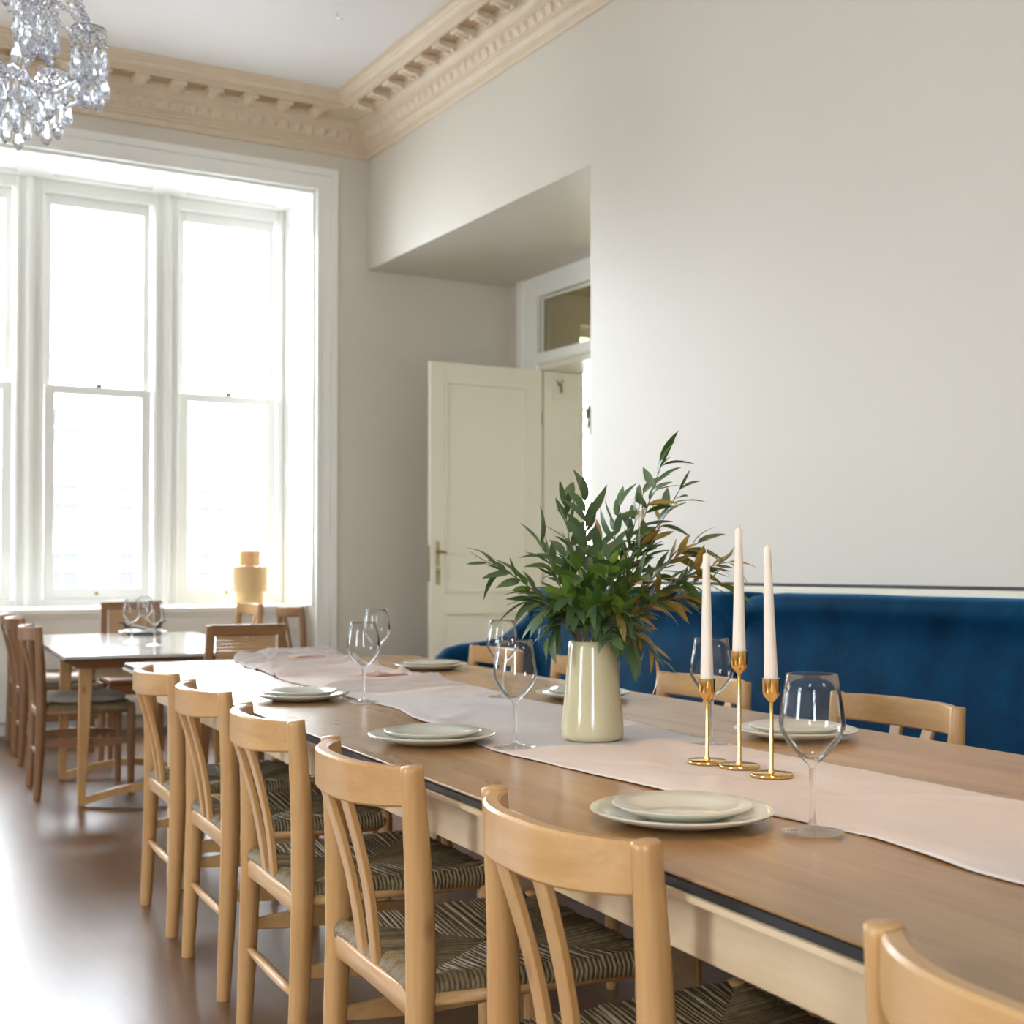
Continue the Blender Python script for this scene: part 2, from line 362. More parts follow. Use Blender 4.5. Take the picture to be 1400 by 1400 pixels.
# ---- sash windows
def sash_window(idx, xc, label, extra=''):
    hw = .375; z0, z1 = .845, 3.86
    fr = MB()
    # outer box frame between mullions
    fr.box(xc-.482, xc-hw-.01, YG-.03, YG+.10, z0, z1).box(xc+hw+.01, xc+.482, YG-.03, YG+.10, z0, z1)
    fr.box(xc-hw-.01, xc+hw+.01, YG-.02, YG+.10, 3.78, z1).box(xc-hw-.01, xc+hw+.01, YG-.02, YG+.10, z0, .90)
    # half-round mullion cover strips
    for sx in ((-.482, .482) if idx in (3, 4) else (.482,)):
        fr.tube([(xc+sx, YG-.035, z0), (xc+sx, YG-.035, z1)], .03, 10)
    for sx in (-.40, .40): fr.box(xc+sx-.012, xc+sx+.012, YG-.045, YG-.03, z0, z1)
    w = struct('window_%d' % idx, fr, white_m, label, bevel=.004, seg=1)
    up = MB(); g0, g1 = xc-.325, xc+.325
    for a, b in ((xc-hw, g0), (g1, xc+hw)): up.box(a, b, YG+.05, YG+.09, 2.38, 3.78)
    up.box(g0, g1, YG+.05, YG+.09, 3.705, 3.78).box(g0, g1, YG+.05, YG+.09, 2.375, 2.41)
    s = up.build('upper_sash', white_m, w, bevel=.004, seg=1)
    MB().box(g0, g1, YG+.068, YG+.072, 2.41, 3.705).build('pane', pane_m, s)
    lo = MB(); h0, h1 = xc-.305, xc+.305
    for a, b in ((xc-hw, h0), (h1, xc+hw)): lo.box(a, b, YG, YG+.045, .90, 2.415)
    lo.box(h0, h1, YG, YG+.045, .90, .975).box(h0, h1, YG, YG+.045, 2.355, 2.415)
    s = lo.build('lower_sash', white_m, w, bevel=.004, seg=1)
    MB().box(h0, h1, YG+.02, YG+.024, .975, 2.355).build('pane', pane_m, s)
    MB().box(xc-.02, xc+.02, YG-.006, YG+.03, 2.415, 2.428).tube([(xc-.02, YG+.01, 2.43), (xc+.03, YG+.01, 2.435)], .007, 8).build('sash_catch', old_brass, s)
    MB().lathe([(0, 0), (.012, 0), (.013, .012), (.007, .02), (0, .022)], 10, (xc-.01, YG-.012, .925)).build('sash_lift', old_brass, s)
sash_window(1, 2.194, 'second tall white sash window from the right, behind the small table')
sash_window(2, 3.15, 'rightmost tall white sash window, behind the table lamp')
sash_window(3, 1.23, 'sash window cut by the left edge of the frame')
for i, xc in enumerate((-3.26, -2.3, -1.34)): sash_window(4+i, xc, None)

# ---- cornices
def cornice_profile():
    pr = [(0, 4.150), (.018, 4.150), (.022, 4.158), (.022, 4.192), (.034, 4.198), (.040, 4.212), (.055, 4.224), (.055, 4.236), (.068, 4.240), (.068, 4.250),
          (.078, 4.254), (.098, 4.302), (.112, 4.306), (.112, 4.316)]
    for k in range(7): a = k/6*PI/2; pr.append((.118+.055*(1-math.cos(a)), 4.318+.052*math.sin(a)))
    pr += [(.185, 4.372), (.185, 4.384), (.315, 4.388), (.315, 4.404), (.326, 4.408), (.326, 4.424)]
    for k in range(6): a = k/5*PI/2; pr.append((.330+.045*math.sin(a), 4.426+.030*(1-math.cos(a))))
    pr += [(.380, 4.462), (.388, 4.466), (.388, 4.474), (.418, 4.478), (.418, ZC)]
    return pr
PR = cornice_profile()
def cornice(kind):
    mb = MB(); rows = []
    for p, z in PR:
        if kind == 'back': rows.append([(XL, YW-p, z), (XR-p, YW-p, z)])
        if kind == 'right': rows.append([(XR-p, YW-p, z), (XR-p, YN, z)])
        if kind == 'left': rows.append([(XL+p, YN, z), (XL+p, YW-p, z)])
        if kind == 'front': rows.append([(XL, YN+p, z), (XR, YN+p, z)])
    return mb.grid(rows)
c_back = struct('trim_5', cornice('back'), trim_m, 'tan plaster cornice above the windows', fix=False)
c_right = struct('trim_6', cornice('right'), trim_m, 'cream plaster cornice along the right wall', fix=False)
struct('trim_7', cornice('left'), trim_m, fix=False); struct('trim_8', cornice('front'), trim_m, fix=False)
# brackets under the soffit: a scrolled leaf block, local x along wall, y outwards (from wall), z down from soffit
bk = MB()
rings = []
for t in range(7):
    u = t/6; yy = .19+.115*u; dz = -.012-.034*math.sin(PI*min(1, (1-u)*.62+.10)); hw = .046-.010*u
    rings.append([(-hw, yy, 4.388), (-hw, yy, 4.388+dz*.8), (-hw*.4, yy, 4.388+dz), (hw*.4, yy, 4.388+dz), (hw, yy, 4.388+dz*.8), (hw, yy, 4.388)])
bk.loft(rings); bk.tube([(-.05, .30, 4.372), (.05, .30, 4.372)], .014, 8); bk.tube([(-.045, .20, 4.352), (.045, .20, 4.352)], .018, 8)
bk.tube([(0, .315, 4.375), (0, .27, 4.352), (0, .21, 4.336)], [.01, .014, .008], 6)
bk_me = bk.mesh('bracket', trim_m, smooth=SM)
tg = MB(); rings = []
for t in range(5):
    u = t/4; z = 4.252+.052*u; p0 = .074+.026*u; hw = [.014, .028, .034, .036, .036][t]; pp = p0+[.004, .012, .014, .012, .006][t]
    rings.append([(-hw, p0-.004, z), (-hw*.6, pp, z), (0, pp+.003, z), (hw*.6, pp, z), (hw, p0-.004, z)])
tg.loft(rings); tg_me = tg.mesh('tongue', trim_m, smooth=SM)
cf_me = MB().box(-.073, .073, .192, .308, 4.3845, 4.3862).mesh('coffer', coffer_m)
y = YW-.50
while y > 5.0:
    M = Matrix.Translation((XR, y, 0)) @ Matrix.Rotation(PI/2, 4, 'Z')
    link('bracket', bk_me, c_right, M=M); link('coffer', cf_me, c_right, M=Matrix.Translation((0, -.125, 0)) @ M); y -= .25
x = XR-.50
while x > 0.2:
    M = Matrix.Translation((x, YW, 0)) @ Matrix.Rotation(PI, 4, 'Z')
    link('bracket', bk_me, c_back, M=M); link('coffer', cf_me, c_back, M=Matrix.Translation((-.125, 0, 0)) @ M); x -= .25
y = YW-.2
while y > 5.0: link('tongue', tg_me, c_right, M=Matrix.Translation((XR, y, 0)) @ Matrix.Rotation(PI/2, 4, 'Z')); y -= .095
x = XR-.2
while x > .4: link('tongue', tg_me, c_back, M=Matrix.Translation((x, YW, 0)) @ Matrix.Rotation(PI, 4, 'Z')); x -= .095

# ---- baseboards and rail over the sofa
struct('baseboard_back', MB().box(BX1+.165, XB, YW-.02, YW, 0, .22).box(B2b+.165, BX0-.165, YW-.02, YW, 0, .22), white_m, bevel=.005)
struct('baseboard_right', MB().box(XR-.02, XR, YN, YE, 0, .2), white_m, bevel=.005)
r_ = struct('trim_9', MB().box(XR-.045, XR, YN, YE-.6, .985, 1.030).box(XR-.03, XR, YN, YE-.6, 1.030, 1.036), cream_m, 'cream ledge along the wall over the sofa', bevel=.003)
MB().box(XR-.022, XR, YN, YE-.6, 1.036, 1.050).build('shadow_strip', black_m, r_)['label'] = 'thin black strip standing in for the shadow gap above the ledge'  # shade of the gap over the ledge, put in as a black strip

# ---- doorway: frame, transom, door leaf, jamb lining, next room
fr = MB()
fr.box(XB-.03, XB, HY+.0, HY+.28, 0, ZS).box(XB-.045, XB-.03, HY+.20, HY+.28, 0, ZS).box(XB-.03, XB+.10, DY0-.0, HY, 2.655, 2.74)
fr.box(XB-.045, XB-.03, DY0, HY, 2.665, 2.73)
fr.box(XB-.03, XB, DY0-.2, HY+.0, 3.17, ZS).box(XB-.03, XB, DY0-.2, DY0, 0, 3.17)
struct('trim_10', fr, white_m, 'painted frame of the doorway in the recess', bevel=.004)
struct('window_8', MB().box(XB+.02, XB+.05, HY-.015, HY, 2.74, 3.17).box(XB+.02, XB+.05, DY0, HY-.015, 3.155, 3.17), white_m, 'narrow transom light with olive tinted glass over the doorway')
t_ = bpy.data.objects['window_8']; MB().box(XB+.03, XB+.036, DY0, HY-.015, 2.74, 3.155).build('pane', trans_m, t_)
jl = MB()   # deep jamb lining with panels, far side and head
jl.box(XB+.10, XB+.39, HY, HY+.04, 0, DZ)
for xa, xb, za, zb in ((XB+.03, XB+.11, 0, 2.612), (XB+.33, XB+.39, 0, 2.612), (XB+.11, XB+.33, 0, .2), (XB+.11, XB+.33, 1.35, 1.47), (XB+.11, XB+.33, 2.4, 2.612)): jl.box(xa, xb, HY-.012, HY, za, zb)
jl.box(XB+.0, XB+.39, DY0, HY, 2.615, 2.655).box(XB+.1, XB+.39, DY0-.04, DY0, 0, DZ)
jo = struct('trim_11', jl, cream_m, 'cream panelled lining of the deep doorway', bevel=.004)
MB().tube([(XB+.16, HY-.015, 2.52), (XB+.16, HY-.05, 2.51), (XB+.16, HY-.055, 2.45)], .010, 8).tube([(XB+.13, HY-.03, 2.55), (XB+.16, HY-.035, 2.51), (XB+.19, HY-.03, 2.55)], .006, 6).build('door_catch', old_brass, jo, smooth=True)
# door leaf, opened at right angles into the recess
LX0 = 4.275; LX1 = XB-.01
dl = MB(); dl.box(LX0, LX1, HY-.026, HY-.004, .01, 2.612)
st = .115
def leaf_frame(mb, ya, yb):
    for xa, xb, za, zb in ((LX0, LX0+st, .01, 2.612), (LX1-st, LX1, .01, 2.612), (LX0+st, LX1-st, 2.48, 2.612), (LX0+st, LX1-st, .80, .935), (LX0+st, LX1-st, .01, .22)):
        mb.box(xa, xb, ya, yb, za, zb)
    for za, zb in ((.935, 2.48), (.22, .80)):       # moulding bead round each panel
        a, b = LX0+st, LX1-st
        for q in ((a, b, zb-.022, zb), (a, b, za, za+.022)): mb.box(q[0], q[1], ya-.010, yb, q[2], q[3])
        for q in ((a, a+.022), (b-.022, b)): mb.box(q[0], q[1], ya-.010, yb, za+.022, zb-.022)
leaf_frame(dl, HY-.042, HY-.026)
dr = struct('door_1', dl, cream_m, 'open cream panelled door standing in the recess', bevel=.003)
fy = HY-.042
MB().box(LX0+.045, LX0+.075, fy-.004, fy, 1.13, 1.31).tube([(LX0+.06, fy-.004, 1.235), (LX0+.06, fy-.045, 1.235), (LX0+.105, fy-.048, 1.23)], .009, 8).build('door_handle', old_brass, dr, smooth=SM)['label'] = 'aged brass lever handle on a slim plate'
MB().box(LX0+.045, LX0+.08, fy-.003, fy, .995, 1.12).lathe([(0, 0), (.012, 0), (.012, .008), (0, .008)], 12, (LX0+.062, fy-.006, 1.04)).tube([(LX0+.062, fy-.003, 1.085), (LX0+.062, fy-.03, 1.085)], .008, 8).build('bolt_plate', old_brass, dr)
MB().box(LX0-.002, LX0, HY-.036, HY-.010, 1.02, 1.28).build('lock_plate', old_brass, dr)
MB().box(LX1-.004, LX1+.02, HY-.02, HY-.004, .35, .45).box(LX1-.004, LX1+.02, HY-.02, HY-.004, 2.2, 2.3).build('hinge', old_brass, dr)
# next room
nr = MB(); NX1 = 9.3
nr.box(NX1, NX1+.1, 5.0, YW+.4, 0, ZC).box(XB+.39, NX1, 4.9, 5.0, 0, ZC)
nr.box(5.61, 5.78, YW, YW+.3, 0, ZC).box(7.8, NX1, YW, YW+.3, 0, ZC).box(5.78, 7.8, YW, YW+.3, 0, 1.14).box(5.78, 7.8, YW, YW+.3, 3.1, ZC)
nr.box(XB+.39, XB+.42, 5.0, DY0-.04, 0, ZC).box(XB+.10, XB+.42, DY0-.2, YW+.3, ZS+.1, ZC).box(XB+.39, XB+.42, HY+.2, YW+.3, 0, ZC)
struct('wall_next_room', nr, wall_m, 'wall of the next room seen through the doorway')
struct('ceiling_next_room', MB().box(XB+.1, NX1, 4.9, YW+.4, ZC, ZC+.1), ceil_m)
w = struct('window_9', MB().box(5.78, 5.84, YW+.16, YW+.22, 1.14, 3.1).box(7.74, 7.8, YW+.16, YW+.22, 1.14, 3.1).box(5.84, 7.74, YW+.16, YW+.22, 3.03, 3.1).box(5.84, 7.74, YW+.16, YW+.22, 1.14, 1.2), white_m, 'bright window of the next room glimpsed through the doorway')
MB().box(5.84, 7.74, YW+.18, YW+.184, 1.2, 3.03).build('pane', pane_m, w)

# ------------------------------------------------------------------ outside: street and facing building
struct('ground', MB().box(-60, 90, 12, 55, -8.2, -8), ground_m, 'street far below')
bd = thing('building', 'pale stone building across the street, bleached by daylight outside the windows', 'building', (14, 55, -8))
MB().box(-45, 60, 0, 8, 0, 17.6).box(-45, 60, -.15, 0, 7.6, 7.8).build('facade', facade_m, bd)
fw = MB(); g = MB()
for px_, w_, h_ in ((0, 1.35, 1.6),):
    a = .07
    for q in ((-.67, .67, .72, .8), (-.67, .67, -.8, -.72), (-.67, -.60, -.72, .72), (.60, .67, -.72, .72), (-.03, .03, -.72, .72), (-.6, .6, -.03, .03)): fw.box(q[0], q[1], -.12, 0, q[2], q[3])
fw.box(-.8, .8, -.2, 0, -.92, -.8)
fw_me = fw.mesh('window_frame', facade_m)
fp_me = MB().box(-.6, .6, -.04, 0, -.72, .72).mesh('pane', fglass_m)
for zz in (1.0, 3.7, 6.7):
    for xx in (7.9, 10.9, 13.75, 16.9, 19.8, 4.9, 22.8):
        o = link('window', fw_me, bd, (xx-14, 0, zz+8)); link('pane', fp_me, o, (0, -.01, 0))

# ------------------------------------------------------------------ chairs
def rush_mesh():
    """woven rush seat, four wedges of cords wrapped over the rails; local, centred, front +x"""
    hx, hyf, hyr, zt = .205, .225, .195, 0.0
    mb = MB(); rnd = random.Random(3)
    c = Vector((0, 0, 0))
    P = {'fr': Vector((hx, hyf, 0)), 'fl': Vector((hx, -hyf, 0)), 'rr': Vector((-hx, hyr, 0)), 'rl': Vector((-hx, -hyr, 0))}
    for a, b in (('fr', 'fl'), ('fl', 'rl'), ('rl', 'rr'), ('rr', 'fr')):
        A, B = P[a], P[b]; n = 46; mid = (A+B)/2; inn = (c-mid).normalized(); L = (B-A).length; dr_ = (B-A)/L
        for k in range(n):
            u = (k+.5)/n; st_ = A+(B-A)*u
            reach = (min(u, 1-u)*2)*(c-mid).length*.98+.004
            j = rnd.uniform(-.003, .003); lift = rnd.uniform(-.002, .003)
            out = -inn; R = .016
            pts = [st_+out*.0+inn*.01+Vector((0, 0, -.040)), st_+out*R+Vector((0, 0, -.030)), st_+out*(R+.003)+Vector((0, 0, -.014)), st_+out*R*.5+Vector((0, 0, lift)),
                   st_+inn*reach*.5+dr_*j+Vector((0, 0, -.004-.010*min(u, 1-u)+lift)), st_+inn*reach+Vector((0, 0, -.006-.018*min(u, 1-u)))]
            mb.tube(pts, [.0052, .0055, .0055, .0056, .0054, .0046], 5, caps=False)
    mb.box(-.19, .19, -.19, .19, -.036, -.016)
    return mb.mesh('rush_seat', rush_m, smooth=True)
RUSH = rush_mesh()
def chair_meshes(wm, wmy, H=.797, hp=.215):
    D = {}
    def px(z):  # rear post centre line (x)
        pts = [(0, -.224), (.20, -.214), (.44, -.206), (.60, -.209), (H, -.223)]
        for (z0, x0), (z1, x1) in zip(pts, pts[1:]):
            if z <= z1: t = (z-z0)/(z1-z0); return x0+(x1-x0)*t
        return pts[-1][1]
    zs = [0, .02, .12, .22, .33, .42, .50, .58, .66, .74, H-.010, H-.002, H]
    rs = [.0175, .0185, .021, .0228, .024, .0252, .0255, .0245, .0225, .0205, .0195, .0190, .0165]
    mb = MB().tube([(px(z), 0, z) for z in zs], rs, 14, oval=.88, ref=(1, 0, 0)); D['rear'] = mb.mesh('rear_leg', wm, smooth=.9)
    zf = [0, .02, .15, .30, .42, .448, .455]; rf = [.0155, .0165, .019, .021, .0215, .019, .012]
    D['front'] = MB().tube([(.215, 0, z) for z in zf], rf, 14, ref=(1, 0, 0)).mesh('front_leg', wm, smooth=.9)
    # curved top rail between the posts
    def band(z0f, z1f, bulge, th, xa, n=22, y0=hp-.006, pw=1.0):
        rings = []
        for i in range(n+1):
            y = -y0+2*y0*i/n; v = abs(y)/y0; q = 1-v**(2*pw); x = xa(y)-bulge*q
            s = 2*pw*bulge*v**(2*pw-1)/y0*(1 if y > 0 else -1); nx = 1/math.sqrt(1+s*s); ny = -s*nx; h = th/2; z0 = z0f(q); z1 = z1f(q); b = .004
            ring = []
            for dx, z in ((-h, z0+b), (-h+b, z0), (h-b, z0), (h, z0+b), (h, z1-b), (h-b, z1), (-h+b, z1), (-h, z1-b)): ring.append((x+dx*nx, y+dx*ny, z))
            rings.append(ring)
        return MB().loft(rings)
    D['top_rail'] = band(lambda q: H-.067-.008*q, lambda q: H-.003, .068, .024, lambda y: px(H-.03)+.004, n=30, pw=1.35).mesh('top_rail', wmy, smooth=.5)
    D['lower_rail'] = band(lambda q: .378+.014*q, lambda q: .432, .010, .022, lambda y: px(.40), 12).mesh('lower_rail', wmy, smooth=.9)
    sp = {}
    for s in (-1, 1):
        rings = []
        for i in range(9):
            u = i/8; z = .425+(H-.072-.425)*u; y = s*(.034+.023*u); w_ = .015+.0035*u; t = .0065
            x = px(.40)-.010 + (px(H-.05)-.062-(px(.40)-.010))*u + .010*math.sin(PI*u)
            rings.append([(x-t, y-w_, z), (x+t, y-w_, z), (x+t, y+w_, z), (x-t, y+w_, z)])
        sp[s] = MB().loft(rings).mesh('slat', wm, bevel=.002, seg=1)
    D['slats'] = sp
    # seat rails
    fy_ = .225; D['seat_rail'] = [MB().tube([(.215, -fy_+.01, .420), (.215, fy_-.01, .420)], .013, 10).mesh('seat_rail', wmy, smooth=True),
                                 None]
    D['back_stretcher'] = MB().tube([(px(.21), -hp+.008, .21), (px(.21), -hp/2, .21), (px(.21), 0, .21), (px(.21), hp/2, .21), (px(.21), hp-.008, .21)], [.008, .0115, .0125, .0115, .008], 10).mesh('back_stretcher', wmy, smooth=True)
    side = []
    for s in (-1, 1):
        a = Vector((px(.26)+.012, s*hp, .265)); b = Vector((.203, s*fy_, .265)); rings = []
        for i in range(7):
            u = i/6; p = a+(b-a)*u; h = .012+.012*math.sin(PI*u)
            rings.append([(p.x, p.y-.007, p.z-h), (p.x, p.y+.007, p.z-h), (p.x, p.y+.007, p.z+h), (p.x, p.y-.007, p.z+h)])
        m1 = MB().loft(rings).mesh('side_stretcher', dark_oak_y if wm is dark_oak else wmy, bevel=.002, seg=1)
        a2 = Vector((px(.42)+.012, s*hp, .415)); b2 = Vector((.203, s*fy_, .415))
        m2 = MB().tube([a2, b2], .012, 8).mesh('seat_rail', wmy, smooth=True)
        side.append((m1, m2))
    D['side'] = side; D['hp'] = hp; D['fy'] = fy_
    return D
def make_chair(D, label, group, seat=True):
    t = thing('dining_chair', label, 'chair', group=group)
    for s in (-1, 1):
        link('leg', D['rear'], t, (0, s*D['hp'], 0)); link('leg', D['front'], t, (0, s*D['fy'], 0))
        link('slat', D['slats'][s], t)
    link('top_rail', D['top_rail'], t); link('lower_rail', D['lower_rail'], t); link('back_stretcher', D['back_stretcher'], t)
    link('seat_rail', D['seat_rail'][0], t)
    for m1, m2 in D['side']: link('side_stretcher', m1, t); link('seat_rail', m2, t)
    link('rush_seat', RUSH, t, (.005, 0, .448))
    return t
D_light = chair_meshes(oak, oak_y)
TR = math.radians(4.35)                    # rotation of the table and its chairs (clockwise)
proto = make_chair(D_light, '', None)
used = [False]
def place(p, x, y, rz, label, group, sz=1.0):
    o = p if not p.get('used') else copy_tree(p)
    if o is p: p['used'] = 1
    o.location = (x, y, 0); o.rotation_euler = (0, 0, rz); o.scale = (1, 1, sz); o['label'] = label; o['group'] = group
    return o
G1 = 'light oak chairs along the near side of the long table'
def edge_x(y): return 1.138+.0757*(y-3.362)          # near edge of the long table
near = [(4.26, 'farthest light oak chair on the near side, nearest the small table'),
        (3.60, 'second farthest light oak chair in the near row'),
        (2.885, 'light oak chair in the middle of the near row, below the first plates'),
        (2.175, 'light oak chair in the near row beside the plates left of the vase'),
        (1.50, 'large foreground oak chair whose curved back stands before the nearest plates'),
        (.665, 'oak chair cut off at the bottom right corner of the picture')]
for k_, (y, lab) in enumerate(near):
    dx = -.035+.24+(0, 0, -.02, -.035, 0, .005)[k_]
    place(proto, edge_x(y)+dx-.035, y, -TR, lab, G1)
G2 = 'light oak chairs between the long table and the blue sofa'
def fedge_x(y): return 2.076+.0745*(y-1.702)
for a, b, lab in (((645, 880), (709, 893), 'farthest oak chair on the sofa side, seen through two wine glasses'),
                  ((748, 895), (848, 906), 'oak chair on the sofa side half hidden by the cream vase'),
                  ((893, 918), (1025, 933), 'oak chair on the sofa side behind the candlesticks'),
                  ((1124, 946), (1318, 966), 'nearest oak chair on the sofa side, right of the front wine glass')):
    A = at_z(a[0], a[1], .795); B = at_z(b[0], b[1], .795); mid = (A+B)/2
    place(proto, mid.x-.222, mid.y, PI-TR, lab, G2)
D_dark = chair_meshes(dark_oak, dark_oak_y, H=.835)
protod = make_chair(D_dark, '', None)
G3 = 'brown oak chairs around the small table by the window'
BR = math.radians(5.5)
for x, y, rz, lab in ((1.245+.232, 6.96, -BR, 'brown oak chair with a grey seat pad nearest us at the small table'),
                      (1.375+.232, 8.17, -BR, 'brown oak chair with a pink seat pad behind the first one at the small table'),
                      (1.46+.232, 8.93, -BR, 'brown oak chair at the left edge close under the window sill'),
                      ):
    place(protod, x, y, rz, lab, G3, 1.0)
place(proto, 3.02-.24, 8.86, PI, 'light oak chair standing in front of the lamp under the window', 'chairs under the window sill', 1.1)
place(protod, 3.17+.24+.05, 8.70, 0, 'darker oak chair right of the lamp under the window', 'chairs under the window sill', 1.03)
# seat pads
def pad(x, y, rz, z, m_, label):
    n = 14; P = []
    mb = MB(); rings = []
    for k, (s, dz) in enumerate(((.90, 0), (1.0, .008), (1.0, .022), (.93, .034), (.6, .038), (.25, .036))):
        ring = []
        for i in range(32):
            a = 2*PI*i/32; cx_ = math.copysign(abs(math.cos(a))**.45, math.cos(a)); sy_ = math.copysign(abs(math.sin(a))**.45, math.sin(a))
            ring.append((cx_*.195*s, sy_*.2*s, dz+.003*math.sin(5*a+k)))
        rings.append(ring)
    mb.loft(rings); o = mb.build('seat_pad', m_, None, smooth=True, loc=(x, y, z)); o.rotation_euler = (0, 0, rz)
    return tag(o, label, 'seat pad')
pad(1.245+.245, 6.96, -BR, .454, pad_g, 'grey green seat pad on the nearest brown chair of the small table')
pad(1.375+.245, 8.17, -BR, .454, pad_m, 'pinkish beige seat pad on the brown chair behind the first')

# cane back chairs
def cane_chair(label, loc, rz, sz=1.0):
    t = thing('cane_chair', label, 'chair', loc, rz, 'cane-backed chairs at the ends of the small table')
    H = .868; hw = .148; by = 0
    def lean(z): return -.04-.06*max(0, (z-.42))/.45     # local y of the back, +y is front of the chair
    for s in (-1, 1):
        MB().loft([[(s*(hw+.03-.02*(z/H))+dx*w_, lean(z)+dy*.014, z) for dx, dy in ((-1, -1), (1, -1), (1, 1), (-1, 1))] for z, w_ in ((0, .014), (.44, .020), (H, .018))]).build('leg', dark_oak, t, bevel=.003)
        MB().loft([[(s*.19+dx*w_, .36+dy*w_, z) for dx, dy in ((-1, -1), (1, -1), (1, 1), (-1, 1))] for z, w_ in ((0, .012), (.42, .019))]).build('leg', dark_oak, t, bevel=.003)
    MB().loft([[(x, lean(z)+dy, z) for z, dy in ((H-.045, -.016), (H-.045, .014), (H+.002, .010), (H+.002, -.020))] for x in (-hw-.012, hw+.012)]).build('top_rail', dark_oak_y, t, bevel=.003)
    MB().loft([[(x, lean(z)+dy, z) for z, dy in ((.52, -.012), (.52, .012), (.555, .012), (.555, -.012))] for x in (-hw, hw)]).build('lower_rail', dark_oak_y, t, bevel=.003)
    cn = MB(); y_ = lambda z: lean(z)+.001
    n = 22; x0, x1, z0, z1 = -hw+.02, hw-.02, .555, H-.045
    for i in range(n+1):
        x = x0+(x1-x0)*i/n; cn.box(x-.0043, x+.0043, 0, .002, z0, z1, Matrix.Translation((0, lean((z0+z1)/2), 0)) @ Matrix.Translation((0, 0, (z0+z1)/2)) @ Matrix.Rotation(math.atan(.06/.45), 4, 'X') @ Matrix.Translation((0, 0, -(z0+z1)/2)))
    k = 18
    for i in range(k+1):
        z = z0+(z1-z0)*i/k; cn.box(x0, x1, lean(z)-.001, lean(z)+.002, z-.0050, z+.0050)
    c = cn.build('cane_panel', cane_m, t); c['kind'] = 'stuff'
    MB().box(x0-.004, x0+.008, lean(.7)-.03, lean(.7)-.03, .6, .6)
    MB().box(-.20, .20, -.045, .38, .425, .455).build('seat', dark_oak_y, t, bevel=.008)
    MB().box(-.18, .18, .352, .368, .37, .425).box(-.18, -.164, -.03, .35, .37, .425).box(.164, .18, -.03, .35, .37, .425).build('seat_frame', dark_oak_y, t)
    t.scale = (1, 1, sz)
    return t
cane_chair('cane-backed brown chair between the long table and the small table', (1.925, 5.70+.10, 0), math.radians(-4))
cane_chair('cane-backed brown chair on the window side of the small table', (2.04, 8.16, 0), PI+math.radians(-4), 1.05)

# ------------------------------------------------------------------ long dining table
TO = Vector((edge_x(.15), .15, 0)); TW = 1.19*.985; TLn = 5.13
tt = thing('dining_table', 'long light wood dining table with a black edge, laid for guests', 'table', TO, -TR)
MB().box(0, TW, 0, TLn, .745, .750).build('tabletop', top_m, tt, bevel=.0015, seg=1)
MB().box(-.002, TW+.002, -.002, TLn+.002, .7325, .7445).build('black_edge', black_m, tt)['label'] = 'black edge band under the top'
MB().box(-.008, TW+.008, -.008, TLn+.008, .724, .732).build('ledge', pale_m, tt)
ap = [MB().box(.025, .047, .03, TLn-.03, .645, .724), MB().box(TW-.047, TW-.025, .03, TLn-.03, .645, .724), MB().box(.047, TW-.047, .03, .052, .645, .724), MB().box(.047, TW-.047, TLn-.052, TLn-.03, .645, .724)]
for a in ap: a.build('apron', pale_m, tt, bevel=.002, seg=1)
for yl in (.10, 2.37, 4.50):
    for xl in (.055, TW-.125):
        if yl == 2.37: xl = TW/2+(.16 if xl > .5 else -.23)
        MB().box(xl, xl+.07, yl, yl+.07, 0, .724).build('leg', pale_m, tt, bevel=.004)
    if yl != 2.37: MB().box(.055+.07, TW-.125, yl+.015, yl+.055, .60, .66).build('cross_beam', pale_m, tt, bevel=.003)

# ---- linen runner
def lerp_list(lst, y):
    if y <= lst[0][0]: return lst[0][1]
    for (a, b), (c, d) in zip(lst, lst[1:]):
        if y <= c: t = (y-a)/(c-a); t = t*t*(3-2*t); return b+(d-b)*t
    return lst[-1][1]
from mathutils import noise as NZ
Lx = [(.2, 1.27), (1.06, 1.295), (1.39, 1.335), (1.87, 1.315), (2.3, 1.31), (2.85, 1.41), (3.28, 1.485), (4.05, 1.525), (4.7, 1.60), (5.05, 1.66), (5.30, 1.72)]
Rx = [(.2, 1.72), (1.43, 1.75), (1.96, 1.77), (3.15, 1.90), (3.65, 1.96), (4.5, 2.05), (5.2, 2.14)]
ny_, nx_ = 620, 44; top = []
ITEMS = [((810, 1009), .10), ((1011, 1050), .11), ((960, 1042), .07), ((1062, 1062), .07), ((704, 1019), .06), ((973, 1013), .06), ((497, 958), .06), ((515, 923), .12), ((1111, 1134), .06),
         ((687, 951), .06), ((590, 1014), .16), ((932, 1122), .16), ((412, 956), .16), ((797, 954), .15), ((1088, 1007), .15), ((589, 914), .15)]
ITEMS = [(at_z(p_[0], p_[1], .754).to_2d(), r_) for p_, r_ in ITEMS]
rc = random.Random(5); CRS = []
for k in range(30): CRS.append((rc.uniform(3.7, 5.25), rc.uniform(1.5, 2.1), rc.uniform(-.45, .45), rc.uniform(.011, .022), rc.uniform(.009, .018), rc.uniform(.10, .24)))
for k in range(16): CRS.append((rc.uniform(.6, 3.7), rc.uniform(1.35, 1.85), rc.uniform(-1.2, 1.2), rc.uniform(.003, .006), rc.uniform(.025, .05), rc.uniform(.10, .22)))
